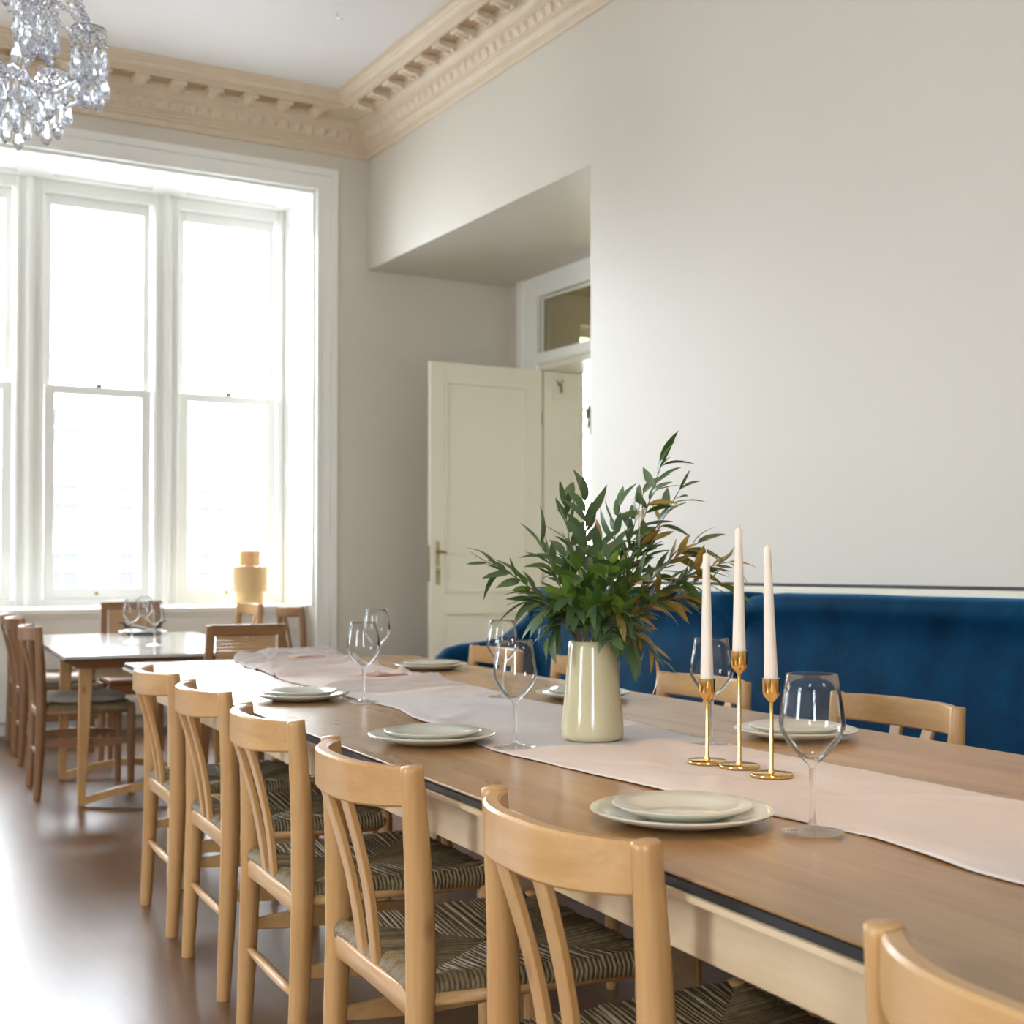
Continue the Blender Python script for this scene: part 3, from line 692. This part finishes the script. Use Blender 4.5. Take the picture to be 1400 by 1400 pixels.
for i in range(ny_+1):
    y = .2+(5.27-.2)*i/ny_; row = []
    a, b = lerp_list(Lx, y), lerp_list(Rx, y)
    far = max(0, (y-4.1)/1.1)
    for j in range(nx_+1):
        u = j/nx_; x = a+(b-a)*u
        h = .0018+.0070*abs(NZ.noise(Vector((x*4, y*2.6, 1))))+.0020*abs(NZ.noise(Vector((x*9+3, y*8, 4))))
        for y0_, x0_, k_, A_, w_, l_ in CRS:
            t_1 = (y-y0_-k_*(x-x0_))/w_
            if abs(t_1) < 3: h += A_*math.exp(-t_1*t_1)*math.exp(-((x-x0_)/l_)**4)
        rid = 1-abs(NZ.noise(Vector((x*2.2+y, y*9, 7))))*6
        h += .024*min(1, far*1.6)*max(0, rid)+.004*max(0, 1-abs(NZ.noise(Vector((x*3+9, y*6, 2))))*7)*(.3+far)
        ed = min(u, 1-u)
        if ed < .03: h += .004*max(0, NZ.noise(Vector((0 if u < .5 else 8, y*7, 3))))*2.2
        for q_, r_ in ITEMS:
            e_ = min(1, max(0, (math.hypot(x-q_.x, y-q_.y)/r_-.85)/.6)); h = .0014+(h-.0014)*e_*e_*(3-2*e_)
        if ed < .08: h = .0014+(h-.0014)*(.25+.75*ed/.08)
        x += .010*NZ.noise(Vector((u*3, y*4, 5)))*(1 if ed < .2 else .4)
        row.append((x, y, .7512+h))
    top.append(row)
rn = MB().grid(top); ru = rn.build('table_runner', linen, None, smooth=True, fix=False)
sm = ru.modifiers.new('thickness', 'SOLIDIFY'); sm.thickness = .0014; sm.offset = -1
tag(ru, 'crumpled pinkish grey linen runner down the middle of the long table', 'table runner')

# ------------------------------------------------------------------ tableware
def plate_prof(R, h, rim):
    r0 = R*.56
    return [(0, .004), (r0*.9, .004), (r0, .005), (R-rim, h*.62), (R-.004, h), (R, h-.002), (R-.002, h-.005), (R-rim, h*.62-.006), (r0*1.05, -.0), (r0, -.001), (r0-.006, .001), (0, .001)]
big_me = MB().lathe(plate_prof(.134, .021, .030), 64).mesh('dinner_plate', plate_m, smooth=1.2)
small_me = MB().lathe(plate_prof(.103, .021, .022), 64).mesh('side_plate', plate_m, smooth=1.2)
plates = [((932, 1122), 'in front of the foreground chair', 'nearest'), ((590, 1014), 'beside the middle wine glass left of the vase', 'near side'), ((412, 956), 'at the far end of the near side', 'far'),
          ((589, 914), 'at the far end of the sofa side', 'sofa side far'), ((797, 954), 'half hidden behind the cream vase', 'vase'), ((1088, 1007), 'behind the front wine glass on the sofa side', 'sofa side')]
for (px_, py_), where, _ in plates:
    p = at_z(px_, py_, .752)
    o = link('dinner_plate', big_me, None, (p.x, p.y, .7515)); tag(o, 'large glazed plate '+where, 'plate', 'large glazed plates on the long table')
    o = link('side_plate', small_me, None, (p.x+.004, p.y+.003, .7580)); tag(o, 'small glazed plate on top, '+where, 'plate', 'small glazed plates on the long table')
# wine glass
def glass_parts():
    H = .219
    outer = [(.0045, .088), (.006, .093), (.013, .099), (.026, .112), (.037, .127), (.0446, .141), (.0458, .151), (.0435, .170), (.0395, .193), (.0352, .2185)]
    inner = [(.0346, .2190), (.0389, .193), (.0429, .170), (.0451, .151), (.0438, .142), (.0360, .1286), (.025, .1140), (.012, .1020), (0, .0995)]
    bowl = MB().lathe([(0, .088)]+outer+inner, 40).mesh('bowl', thinw_m, smooth=True)
    stem = MB().lathe([(0, .0875), (.0046, .0875), (.0040, .070), (.0036, .045), (.0040, .022), (.006, .0105), (0, .0100)], 16).mesh('stem', wine_m, smooth=1.2)
    foot = MB().lathe([(0, .0095), (.006, .0095), (.012, .0062), (.024, .0040), (.038, .0026), (.0425, .0016), (.0425, .0006), (.040, 0), (0, 0)], 40).mesh('foot', wine_m, smooth=1.2)
    return bowl, stem, foot
GB, GS, GF = glass_parts()
gp = None
def wine(x, y, z, label, group='wine glasses on the long table'):
    global gp
    if gp is None:
        gp = thing('wine_glass', label, 'wine glass', (x, y, z), 0, group); link('bowl', GB, gp); link('stem', GS, gp); link('foot', GF, gp); o = gp
    else:
        o = copy_tree(gp); o.location = (x, y, z); o['label'] = label; o['group'] = group
    return o
for (px_, py_), lab in (((1111, 1134), 'large wine glass in the foreground right of the nearest plates'), ((704, 1019), 'wine glass standing left of the cream vase'),
                        ((687, 951), 'wine glass seen just behind the one left of the vase'), ((497, 958), 'taller-looking front glass of the pair at the far end of the table'),
                        ((515, 923), 'rear glass of the pair at the far end, standing on a pink napkin'), ((973, 1013), 'wine glass behind the left candlestick')):
    p = at_z(px_, py_, .757); wine(p.x, p.y, .7535, lab)
# napkin at far glass, second on the runner end
def napkin(px_, py_, w_, d_, m_, label, z=.7545, rz=.2):
    p = at_z(px_, py_, z); mb = MB()
    for k in range(3):
        P = [[(x_*w_/2*(1-.04*k), y_*d_/2*(1-.05*k), .0015+k*.0022+.0012*math.sin(3*x_+k)) for x_ in [i/4-1 for i in range(9)]] for y_ in [i/3-1 for i in range(7)]]
        mb.grid(P)
    o = mb.build('napkin', m_, None, loc=(p.x, p.y, z), smooth=True); o.rotation_euler = (0, 0, rz)
    s_ = o.modifiers.new('thickness', 'SOLIDIFY'); s_.thickness = .0015
    return tag(o, label, 'napkin')
napkin(521, 923, .15, .12, napkin_m, 'folded pink napkin under the rear glass of the far pair', .7535, .3)
for o in COL.objects:
    if o.get('label', '').startswith('rear glass of the pair'): o.location.z = .7615
q_ = at_z(420, 900, .765)
nz_ = max(v_[2] for r_ in top for v_ in r_ if math.hypot(v_[0]-q_.x, v_[1]-q_.y) < .06)
napkin(420, 898, .13, .06, napkin_m, 'rust pink napkin edge tucked in the crumpled far end of the runner', nz_-.001, .1)

# ---- vase
vb = at_z(810, 1009, .755); VX, VY = vb.x, vb.y; VZ = .7533
va = thing('vase', 'tall tapering cream ceramic jug holding olive branches', 'vase', (VX, VY, VZ))
prof = [(0, 0), (.060, 0), (.0655, .004), (.067, .012), (.0665, .03), (.0635, .06), (.0595, .10), (.0555, .15), (.0520, .195), (.0505, .208), (.049, .2095), (.0465, .207), (.049, .19), (.054, .12), (.060, .04), (.056, .012), (0, .01)]
MB().lathe(prof, 56).build('body', vase_m, va, smooth=1.2)
hd = at_d(0, 0, 1)  # small lug handle on the far side
MB().tube([(.03, .036, .175), (.045, .06, .185), (.052, .075, .165), (.052, .070, .12), (.045, .045, .09)], [.008, .009, .009, .009, .008], 10).build('handle', vase_m, va, smooth=True)

# ---- olive branches
def leaf_mesh(L, Wd, bend, name='leaf', m_=None):
    n = 6; rows = []
    for i in range(n+1):
        u = i/n; w_ = Wd*max(.03, math.sin(PI*(u**.8))**.85) ; z = -bend*u*u*L; x = L*u
        rows.append([(x, -w_, z+.18*w_), (x, 0, z), (x, w_, z+.18*w_)])
    return MB().grid(rows).mesh(name, m_, smooth=True, fix=False)
LV = {k: [leaf_mesh(L, w_, b, 'leaf', m_) for L, w_, b in ((.060, .0100, .1), (.070, .0112, .28), (.052, .0096, -.12), (.066, .0098, .5))] for k, m_ in (('g', leaf_green), ('o', leaf_ochre))}
vdep = (Vector((VX, VY, .96))-CAM).dot(cf)
GL = 'olive branches in the cream jug'
def branch(tip, bow, delta, nl, label, och=0.0, start=.30, seed=0, ls=1.0):
    rnd = random.Random(seed*17+5)
    T = at_d(tip[0], tip[1], vdep+delta); B0 = Vector((VX, VY, VZ+.03)); mouth = Vector((VX, VY, VZ+.205))
    dirh = (T-mouth); dirh.z = 0
    if dirh.length > 1e-5: mouth = mouth+dirh.normalized()*min(.030, dirh.length*.5)
    ctrl = mouth+(T-mouth)*.45+Vector((0, 0, bow))
    pts = []
    for i in range(13):
        u = i/12; pts.append(mouth*(1-u)**2+ctrl*2*u*(1-u)+T*u*u)
    path = [B0-pts[0], (B0+mouth)/2-pts[0]]+[p-pts[0] for p in pts]
    base = pts[0]
    t = thing('olive_branch', label, 'branch', base, 0, GL)
    MB().tube(path, [.0024]*2+[.0024-.0016*i/12 for i in range(13)], 5).build('stem', water_stem, t, smooth=True)
    nl = int(nl*1.35)
    for k in range(nl):
        u = start+(1-start)*(k+.5)/nl; 
        if k >= nl-2: u = .985
        i = min(11, int(u*12)); f_ = u*12-i; p = pts[i].lerp(pts[i+1], f_) if i < 12 else pts[12]
        tg_ = (pts[min(12, i+1)]-pts[max(0, i-0)]).normalized()
        side = tg_.cross(Vector((0, 0, 1)))
        if side.length < .1: side = Vector((1, 0, 0))
        side.normalize(); nrm = side.cross(tg_).normalized()
        ang = (k//2)*PI/2*.9+rnd.uniform(-.5, .5); s = 1 if k % 2 else -1
        radial = (side*math.cos(ang)+nrm*math.sin(ang))*s
        spread = rnd.uniform(.45, .95) if k < nl-1 else .1
        d = (tg_*math.cos(spread)+radial*math.sin(spread)+Vector((0, 0, rnd.uniform(-.25, .08)))).normalized()
        up = (nrm+Vector((rnd.uniform(-.6, .6), rnd.uniform(-.6, .6), rnd.uniform(0, .5)))).normalized()
        yv = up.cross(d)
        if yv.length < .05: yv = side
        yv.normalize(); zv = d.cross(yv).normalized()
        sc = rnd.uniform(.82, 1.18)*ls
        M = Matrix((d*sc, yv*sc, zv*sc)).transposed().to_4x4(); M.translation = p-base
        link('leaf', LV['o' if rnd.random() < och else 'g'][rnd.randrange(4)], t, M=M)
BRS = [((664, 768), .055, -.03, 13, 'olive branch reaching farthest left towards the open door', 0, .38),
       ((738, 742), .04, .02, 14, 'leafy branch leaning left, above the far left one', 0, .3),
       ((772, 690), .03, .04, 12, 'upright slender branch left of the doorway gap', 0, .45),
       ((800, 682), .02, -.02, 14, 'upright branch in front of the bright doorway gap', 0, .35),
       ((846, 690), .01, .05, 16, 'upright leafy branch in the middle of the bouquet', .1, .3),
       ((880, 672), .01, .08, 16, 'branch rising right of the middle towards the wall', .2, .3),
       ((905, 634), .02, 0, 20, 'tallest olive branch pointing up above all the others', .2, .35),
       ((930, 668), .03, .06, 16, 'branch beside the tallest one on its right', .3, .35),
       ((955, 742), .06, .03, 18, 'ochre tinted branch arching right behind the left candle', .7, .35),
       ((998, 768), .07, 0, 20, 'longest ochre branch reaching right to the middle candle', .8, .35),
       ((985, 800), .09, .05, 16, 'ochre branch drooping right over the sofa top', .75, .4),
       ((948, 820), .07, -.03, 16, 'branch arching right and down beside the left candle', .5, .3),
       ((896, 902), .11, -.05, 14, 'drooping branch hanging right of the jug towards the table', .4, .35),
       ((862, 880), .09, -.08, 14, 'short branch spilling over the right rim of the jug', .1, .3),
       ((838, 872), .08, -.12, 14, 'short branch spilling over the front of the jug', 0, .3),
       ((752, 872), .10, -.04, 16, 'bright green branch drooping left of the jug', 0, .3),
       ((722, 822), .07, 0, 16, 'branch leaning low left above the far wine glasses', 0, .3),
       ((745, 838), .07, -.09, 16, 'leafy branch at lower left front of the bouquet', 0, .25),
       ((790, 780), .03, -.12, 18, 'dense branch leaning towards us at the centre left', 0, .15),
       ((835, 770), .03, -.13, 18, 'dense branch leaning towards us at the centre', 0, .15),
       ((878, 790), .04, -.10, 18, 'dense branch leaning towards us at the centre right', .2, .15),
       ((905, 815), .05, .02, 18, 'dense branch low on the right side of the bouquet', .5, .15),
       ((820, 745), .02, .08, 18, 'branch at the back centre of the bouquet', .1, .2),
       ((772, 760), .03, .1, 18, 'branch at the back left of the bouquet', 0, .2),
       ((880, 745), .02, -.03, 18, 'branch in the upper right heart of the bouquet', .5, .2),
       ((770, 815), .05, -.13, 16, 'front branch filling the lower left heart of the bouquet', 0, .1),
       ((815, 825), .05, -.15, 16, 'front branch filling the lower heart just above the rim', 0, .1),
       ((860, 838), .05, -.12, 16, 'front branch filling the lower right heart of the bouquet', .2, .1)]
for i, b in enumerate(BRS): branch(b[0], b[1], b[2], b[3], b[4], b[5]*.75, b[6], i)

# ---- candlesticks and candles
def candle(px_, py_, hc, hcan, lab1, lab2, lean=(0, 0)):
    p = at_z(px_, py_, .755); t = thing('candlestick', lab1, 'candlestick', (p.x, p.y, .7533), 0, 'brass candlesticks')
    MB().lathe([(0, .0065), (.008, .0065), (.036, .0060), (.0375, .0045), (.0375, .0010), (.0365, 0), (0, 0)], 48).build('base', brass, t, smooth=1.0)
    MB().lathe([(0, .0062), (.006, .0062), (.006, .010), (.0036, .014), (.0036, hc-.040), (0, hc-.040)], 16).build('rod', brass, t, smooth=1.2)
    MB().lathe([(0, hc-.042), (.004, hc-.042), (.014, hc-.030), (.0155, hc-.024), (.0155, hc), (.0135, hc), (.0135, hc-.018), (0, hc-.018)], 32).build('cup', brass, t, smooth=.8)
    c = thing('taper_candle', lab2, 'candle', (p.x, p.y, .7533+hc-.0178), 0, 'tall pale taper candles')
    L = hcan+.0178; n = 10
    path = [(lean[0]*(i/n), lean[1]*(i/n), L*i/n) for i in range(n+1)]+[(lean[0], lean[1], L+.004)]
    rad = [.0128-.0065*i/n for i in range(n+1)]+[.0022]
    MB().tube(path, rad, 20, ref=(1, 0, 0)).build('wax', wax, c, smooth=1.2)
    MB().tube([(lean[0], lean[1], L), (lean[0]+.001, lean[1], L+.007), (lean[0]-.001, lean[1], L+.012)], .0012, 6).build('wick', wick_m, c)
candle(967, 1042, .158, .232, 'left brass candlestick, the shortest of the three', 'pale taper candle in the left brass candlestick', (-.001, 0))
candle(1011, 1048, .214, .222, 'middle brass candlestick, the tallest of the three', 'tallest pale taper candle in the middle candlestick')
candle(1055, 1060, .172, .228, 'right brass candlestick nearest the front wine glass', 'slightly leaning taper candle in the right candlestick', (-.008, 0))

# ------------------------------------------------------------------ small table by the window
sx, sy = at_z(88, 900, .735).x, at_z(88, 900, .735).y
st_ = thing('small_table', 'small square-cornered table with a pale shiny top near the window', 'table', (sx, sy, 0), -BR)
SW, SL = .93, 2.0
MB().box(0, SW, 0, SL, .728, .742).build('tabletop', lino_m, st_, bevel=.001, seg=1)
MB().box(-.002, SW+.002, -.002, SL+.002, .7215, .7275).build('black_edge', black_m, st_)
MB().loft([[(.0, .0, .721), (SW, 0, .721), (SW, SL, .721), (0, SL, .721)][::-1], [(.06, .06, .685), (SW-.06, .06, .685), (SW-.06, SL-.06, .685), (.06, SL-.06, .685)][::-1]]).build('under_frame', dark_oak_y, st_)
for yl in (.60, 1.45):
    for xl, s in ((.16, 1), (SW-.16, -1)):
        MB().loft([[(xl+dx*w_-s*o, yl+dy*w_*.8, z) for dx, dy in ((-1, -1), (1, -1), (1, 1), (-1, 1))] for z, w_, o in ((0, .016, .02), (.40, .026, .01), (.685, .032, 0))]).build('leg', oak, st_, bevel=.004)
    rings = []
    for i in range(13):
        u = i/12; x = .15+(SW-.30)*u; z = .012+.055*math.sin(PI*u)
        rings.append([(x, yl-.014, z-.006), (x, yl+.014, z-.006), (x, yl+.014, z+.030), (x, yl-.014, z+.030)])
    MB().loft(rings).build('curved_brace', oak_y, st_)
    MB().box(.17, SW-.17, yl-.012, yl+.012, .60, .66).build('cross_rail', pale_m, st_, bevel=.003)
for (px_, py_), lab in (((180, 878), 'left one of three wine glasses on the small table'), ((198, 868), 'middle and farthest of three wine glasses on the small table'), ((211, 882), 'right one of three wine glasses on the small table')):
    p = at_z(px_, py_, .743); wine(p.x, p.y, .7425, lab, 'wine glasses on the small table')
p = at_z(195, 866.5, .745)
o = link('dinner_plate', big_me, None, (p.x, p.y, .7430)); tag(o, 'large pale plate behind the glasses on the small table', 'plate')
o = link('side_plate', small_me, None, (p.x, p.y, .7495)); tag(o, 'small plate stacked on the large one on the small table', 'plate')
mb = MB(); rings = []
for i in range(15):
    u = i/14; a = u*PI*2.2; x = -.12+.24*u; z = .012+.010*math.sin(a)+(.03 if i < 2 or i > 12 else 0)
    rings.append([(x, -.05, z), (x, .05, z+.004), (x, .05, z+.010), (x, -.05, z+.006)])
mb.loft(rings); o = mb.build('napkin', darknap, None, smooth=True, loc=(p.x, p.y, .762)); o.rotation_euler = (0, 0, -.5); tag(o, 'dark curled napkin lying across the plates on the small table', 'napkin')

# ------------------------------------------------------------------ table lamp on the sill
lp = at_y(341, 800, 9.52)
lm = thing('table_lamp', 'tiered cylindrical straw coloured lamp on the window sill', 'lamp', (lp.x, 9.52, .84))
def shade(r, z0, z1): return MB().lathe([(r-.003, z0), (r, z0), (r, z1), (r-.003, z1)], 40, closed=True)
shade(.128, .105, .290).build('wide_shade', shade_m, lm, smooth=.8); shade(.080, .292, .405).build('upper_shade', shade_m, lm, smooth=.8)
shade(.098, .010, .104).build('lower_shade', shade_m, lm, smooth=.8)
MB().lathe([(.0, .104), (.128, .104), (.128, .1065), (0, .1065)], 40).lathe([(.078, .288), (.128, .288), (.128, .2905), (.078, .2905)], 40, closed=True).build('shade_disc', shade_m, lm)
MB().lathe([(0, 0), (.09, 0), (.09, .012), (.01, .014), (.008, .25), (0, .25)], 24).build('base', dark_oak, lm, smooth=.8)
MB().lathe([(0, .25), (.02, .26), (.03, .29), (.02, .325), (0, .33)], 16).build('bulb', (lambda M_: M_)(mat('bulb_glow', (1, .8, .5), .3)), lm, smooth=True)
bg_ = bpy.data.materials['bulb_glow'].node_tree.nodes['Principled BSDF']; bg_.inputs['Emission Color'].default_value = (1, .55, .2, 1); bg_.inputs['Emission Strength'].default_value = 1.2

# ------------------------------------------------------------------ blue velvet sofa
sf = thing('sofa', 'long deep blue velvet sofa along the right wall', 'sofa', (XR, 0, 0))
YA, YM, YZ = 6.28, 4.50, .9        # left end, seam, right end
def back_module(y0, y1, rl, name):
    """backrest swept along y, rounded at the ends; section in x,z"""
    sec = []
    pts = [(-.06, .30), (-.40, .30), (-.42, .42), (-.375, .60), (-.33, .80), (-.315, .915), (-.345, .935), (-.355, .965), (-.345, .995), (-.31, 1.010), (-.20, 1.014), (-.10, 1.010), (-.06, .99), (-.05, .9)]
    n = 40; rings = []
    for i in range(n+1):
        u = i/n; y = y0+(y1-y0)*u
        e0 = min(1, (y-y0)/rl); e1 = min(1, (y1-y)/rl)
        k = math.sqrt(max(0, 1-(1-e0)**2))*math.sqrt(max(0, 1-(1-e1)**2)) if True else 1
        ring = []
        for x, z in pts:
            zz = z-(1-k)*max(0, z-.80)*.55; xx = -.06+(x+.06)*(.86+.14*k)
            zz += .006*NZ.noise(Vector((x*3, y*2.2, z*3))); xx += .010*NZ.noise(Vector((x*2, y*2.5, z*2+5)))
            ring.append((xx, y, zz))
        rings.append(ring)
    return MB().loft(rings).build(name, velvet, sf, smooth=1.3)
back_module(YM+.006, YA-.02, .10, 'backrest'); back_module(YZ, YM-.006, .16, 'backrest'); 
MB().box(-.90, -.36, YZ, YA-.12, .16, .46).build('seat', velvet, sf, smooth=.7, bevel=.04, seg=4)
MB().box(-.88, -.06, YZ+.02, YA-.02, .06, .30).build('plinth', velvet, sf, bevel=.02)
# left arm: slopes down from the back to the front with a rounded nose
rings = []
prof = [(-.055, .985, .08), (-.15, .985, .085), (-.24, .92, .085), (-.34, .83, .085), (-.45, .755, .085), (-.58, .728, .085), (-.72, .718, .085), (-.80, .700, .08), (-.855, .655, .07), (-.88, .58, .055)]
for x, zt, hw in prof:
    ring = []
    for k in range(9):
        a = PI*k/8; ring.append((x, YA+math.cos(a)*hw, zt-hw+hw*math.sin(a)))
    ring += [(x, YA-hw, .08), (x, YA+hw, .08)]
    rings.append(ring)
MB().loft(rings).build('arm', velvet, sf, smooth=.9)
for x, y in ((-.82, YA-.05), (-.82, YZ+.1), (-.12, YA-.05), (-.12, YZ+.1), (-.82, YM)):
    MB().lathe([(0, 0), (.018, 0), (.025, .065), (0, .065)], 12, (x, y, 0)).build('foot', black_m, sf)

# ------------------------------------------------------------------ chandeliers
cc = at_d(-36, 60, 4.0)
CZ = 2.53
def chandelier(name, label, loc, narm, R, gl, mt, drops=True, chain_top=None):
    t = thing(name, label, 'chandelier', loc)
    prof = [(0, -.02), (.02, -.015), (.05, .02), (.06, .05), (.03, .09), (.018, .16), (.04, .22), (.055, .27), (.03, .33), (.015, .45), (.05, .55), (.03, .62), (.012, .70), (0, .70)]
    MB().lathe(prof, 24).build('body', mt, t, smooth=True)
    if chain_top: MB().tube([(0, 0, .70), (0, 0, chain_top)], .008, 8).build('rod', metal_m, t)
    return t
drop_me = None
def drop_mesh():
    mb = MB(); mb.lathe([(0, 0), (.004, -.002), (.011, -.022), (.0155, -.040), (.0145, -.052), (.008, -.064), (0, -.070)], 8); return mb.mesh('crystal_drop', crystal_m)
def bead_add(mb, p, r):
    v = [Vector(p)+Vector(q)*r for q in ((0, 0, 1.2), (1, 0, 0), (.5, .87, 0), (-.5, .87, 0), (-1, 0, 0), (-.5, -.87, 0), (.5, -.87, 0), (0, 0, -1.2))]
    mb.add(v, [(0, i, i % 6+1) for i in range(1, 7)]+[(7, i % 6+1, i) for i in range(1, 7)])
DM = drop_mesh()
ch = chandelier('chandelier', 'large crystal chandelier with glass arms at the top left', (cc.x, cc.y, CZ), 10, .36, None, crystal_m, chain_top=ZC-CZ-.03)
MB().lathe([(0, 0), (.06, 0), (.05, -.03), (0, -.03)], 24, (0, 0, ZC-CZ)).build('ceiling_rose', metal_m, ch)
rnd = random.Random(11)
beads = MB(); ndrop = 0
def hang(x, y, z, nb, br, big=1.0):
    """string of beads ending in a drop"""
    for k in range(nb):
        bead_add(beads, (x, y, z-.013-k*.026), br*.0115)
    M = Matrix.Translation((x, y, z-.013-nb*.026+.008)) @ Matrix.Rotation(rnd.uniform(0, 6), 4, 'Z') @ Matrix.Diagonal((big, big, big, 1))
    link('crystal_drop', DM, ch, M=M)
for tier, (na, R, z_up, off) in enumerate(((10, .345, .205, .1), (6, .20, .50, .3))):
    for i in range(na):
        a = 2*PI*(i+off)/na; dx, dy = math.cos(a), math.sin(a)
        z0 = .06 if tier == 0 else .40
        pts = [(.05, z0), (.12, z0+.03), (.19*R/.36, z0-.03+.0), (.26*R/.36, z0-.055), (.33*R/.36, z0-.02), (R, z0+.05), (R*1.01, z0+z_up*.55)]
        MB().tube([(dx*r, dy*r, z) for r, z in pts], [.008, .0085, .0085, .0085, .0085, .008, .007], 8).build('arm', crystal_m, ch, smooth=True)
        zc = z0+z_up*.55
        MB().lathe([(0, 0), (.02, .002), (.05, .014), (.052, .018), (.02, .008), (0, .006)], 16, (dx*R*1.01, dy*R*1.01, zc)).build('drip_pan', crystal_m, ch)
        for k in range(15):
            u = k/14; rr_ = R*1.01*(1-u)+(.22 if tier == 0 else .08)*u
            for da in (-.10, .10): bead_add(beads, (rr_*math.cos(a+da*u*2), rr_*math.sin(a+da*u*2), zc+.02+(.34 if tier == 0 else .2)*u), .0125)
        for k in range(5): hang(dx*(.10+.045*k)*R/.345, dy*(.10+.045*k)*R/.345, z0+(.03, .0, -.03, -.04, -.01)[k], 1, 1.0, .85)
        nd = 9 if tier == 0 else 6
        for k in range(nd):
            b = 2*PI*k/nd+a; hang(dx*R*1.01+.047*math.cos(b), dy*R*1.01+.047*math.sin(b), zc+.008, 2+(k % 2), 1.0, rnd.uniform(.85, 1.1))
        # second inner ring of strings
        for k in range(4):
            b = 2*PI*k/4+a+.4; hang(dx*R*1.01+.024*math.cos(b), dy*R*1.01+.024*math.sin(b), zc+.003, 3, 1.0, 1.0)
        # festoon of beads to the top crown
        for k in range(26):
            u = k/25; r = R*(1-u)+.04*u; z = zc+.05+(.66-zc-.05)*u-.10*math.sin(PI*u); bead_add(beads, (dx*r, dy*r, z), .009)
# basket of drops under the body
for rr, zz, nn, nb in ((.06, .10, 8, 2), (.12, .07, 10, 3), (.19, .05, 14, 2), (.25, .02, 16, 1), (.16, .30, 12, 3), (.09, .45, 8, 3)):
    for k in range(nn):
        b = 2*PI*(k+rnd.random()*.3)/nn
        if ndrop < 300: hang(rr*math.cos(b), rr*math.sin(b), zz, nb, 1.0, 1.15)
bo = beads.build('bead_string', crystal_m, ch, kind='stuff')
# small chandelier of the next room
p2 = at_y(806, 570, 8.99+.04)
c2 = thing('chandelier', 'small glass chandelier hanging in the next room behind the doorway', 'chandelier', (p2.x, p2.y, p2.z-.02))
old_w = mat('milky_glass', (.22, .22, .14), .25)
MB().lathe([(0, -.03), (.02, -.03), (.022, .0), (.05, .005), (.05, .012), (.03, .02), (.03, .06), (.05, .07), (.05, .085), (.02, .09), (.012, .12), (0, .13)], 20).build('body', old_w, c2, smooth=.9)
MB().tube([(0, 0, .12), (0, 0, ZC-p2.z+.02)], .005, 8).build('rod', metal_m, c2)
for i in range(6):
    a = 2*PI*i/6; dx, dy = math.cos(a), math.sin(a)
    MB().tube([(dx*.02, dy*.02, -.02), (dx*.03, dy*.03, -.10), (dx*.06, dy*.06, -.14), (dx*.11, dy*.11, -.12), (dx*.13, dy*.13, -.06)], .006, 8).build('arm', old_w, c2, smooth=True)
    MB().lathe([(0, 0), (.012, 0), (.02, .02), (.012, .05), (0, .05)], 10, (dx*.13, dy*.13, -.06)).build('cup', old_w, c2)

# ------------------------------------------------------------------ small hook in the ceiling
hp_ = at_z(461, 22, ZC-.02)
o = MB().tube([(0, 0, .02), (0, 0, -.005), (.02, .01, -.012), (.05, .02, -.006)], .004, 6).build('ceiling_hook', metal_m, None, loc=(hp_.x, hp_.y, ZC-.0205))
tag(o, 'tiny bent metal hook in the white ceiling', 'hook')
for o in list(COL.objects):
    if 'used' in o: del o['used']
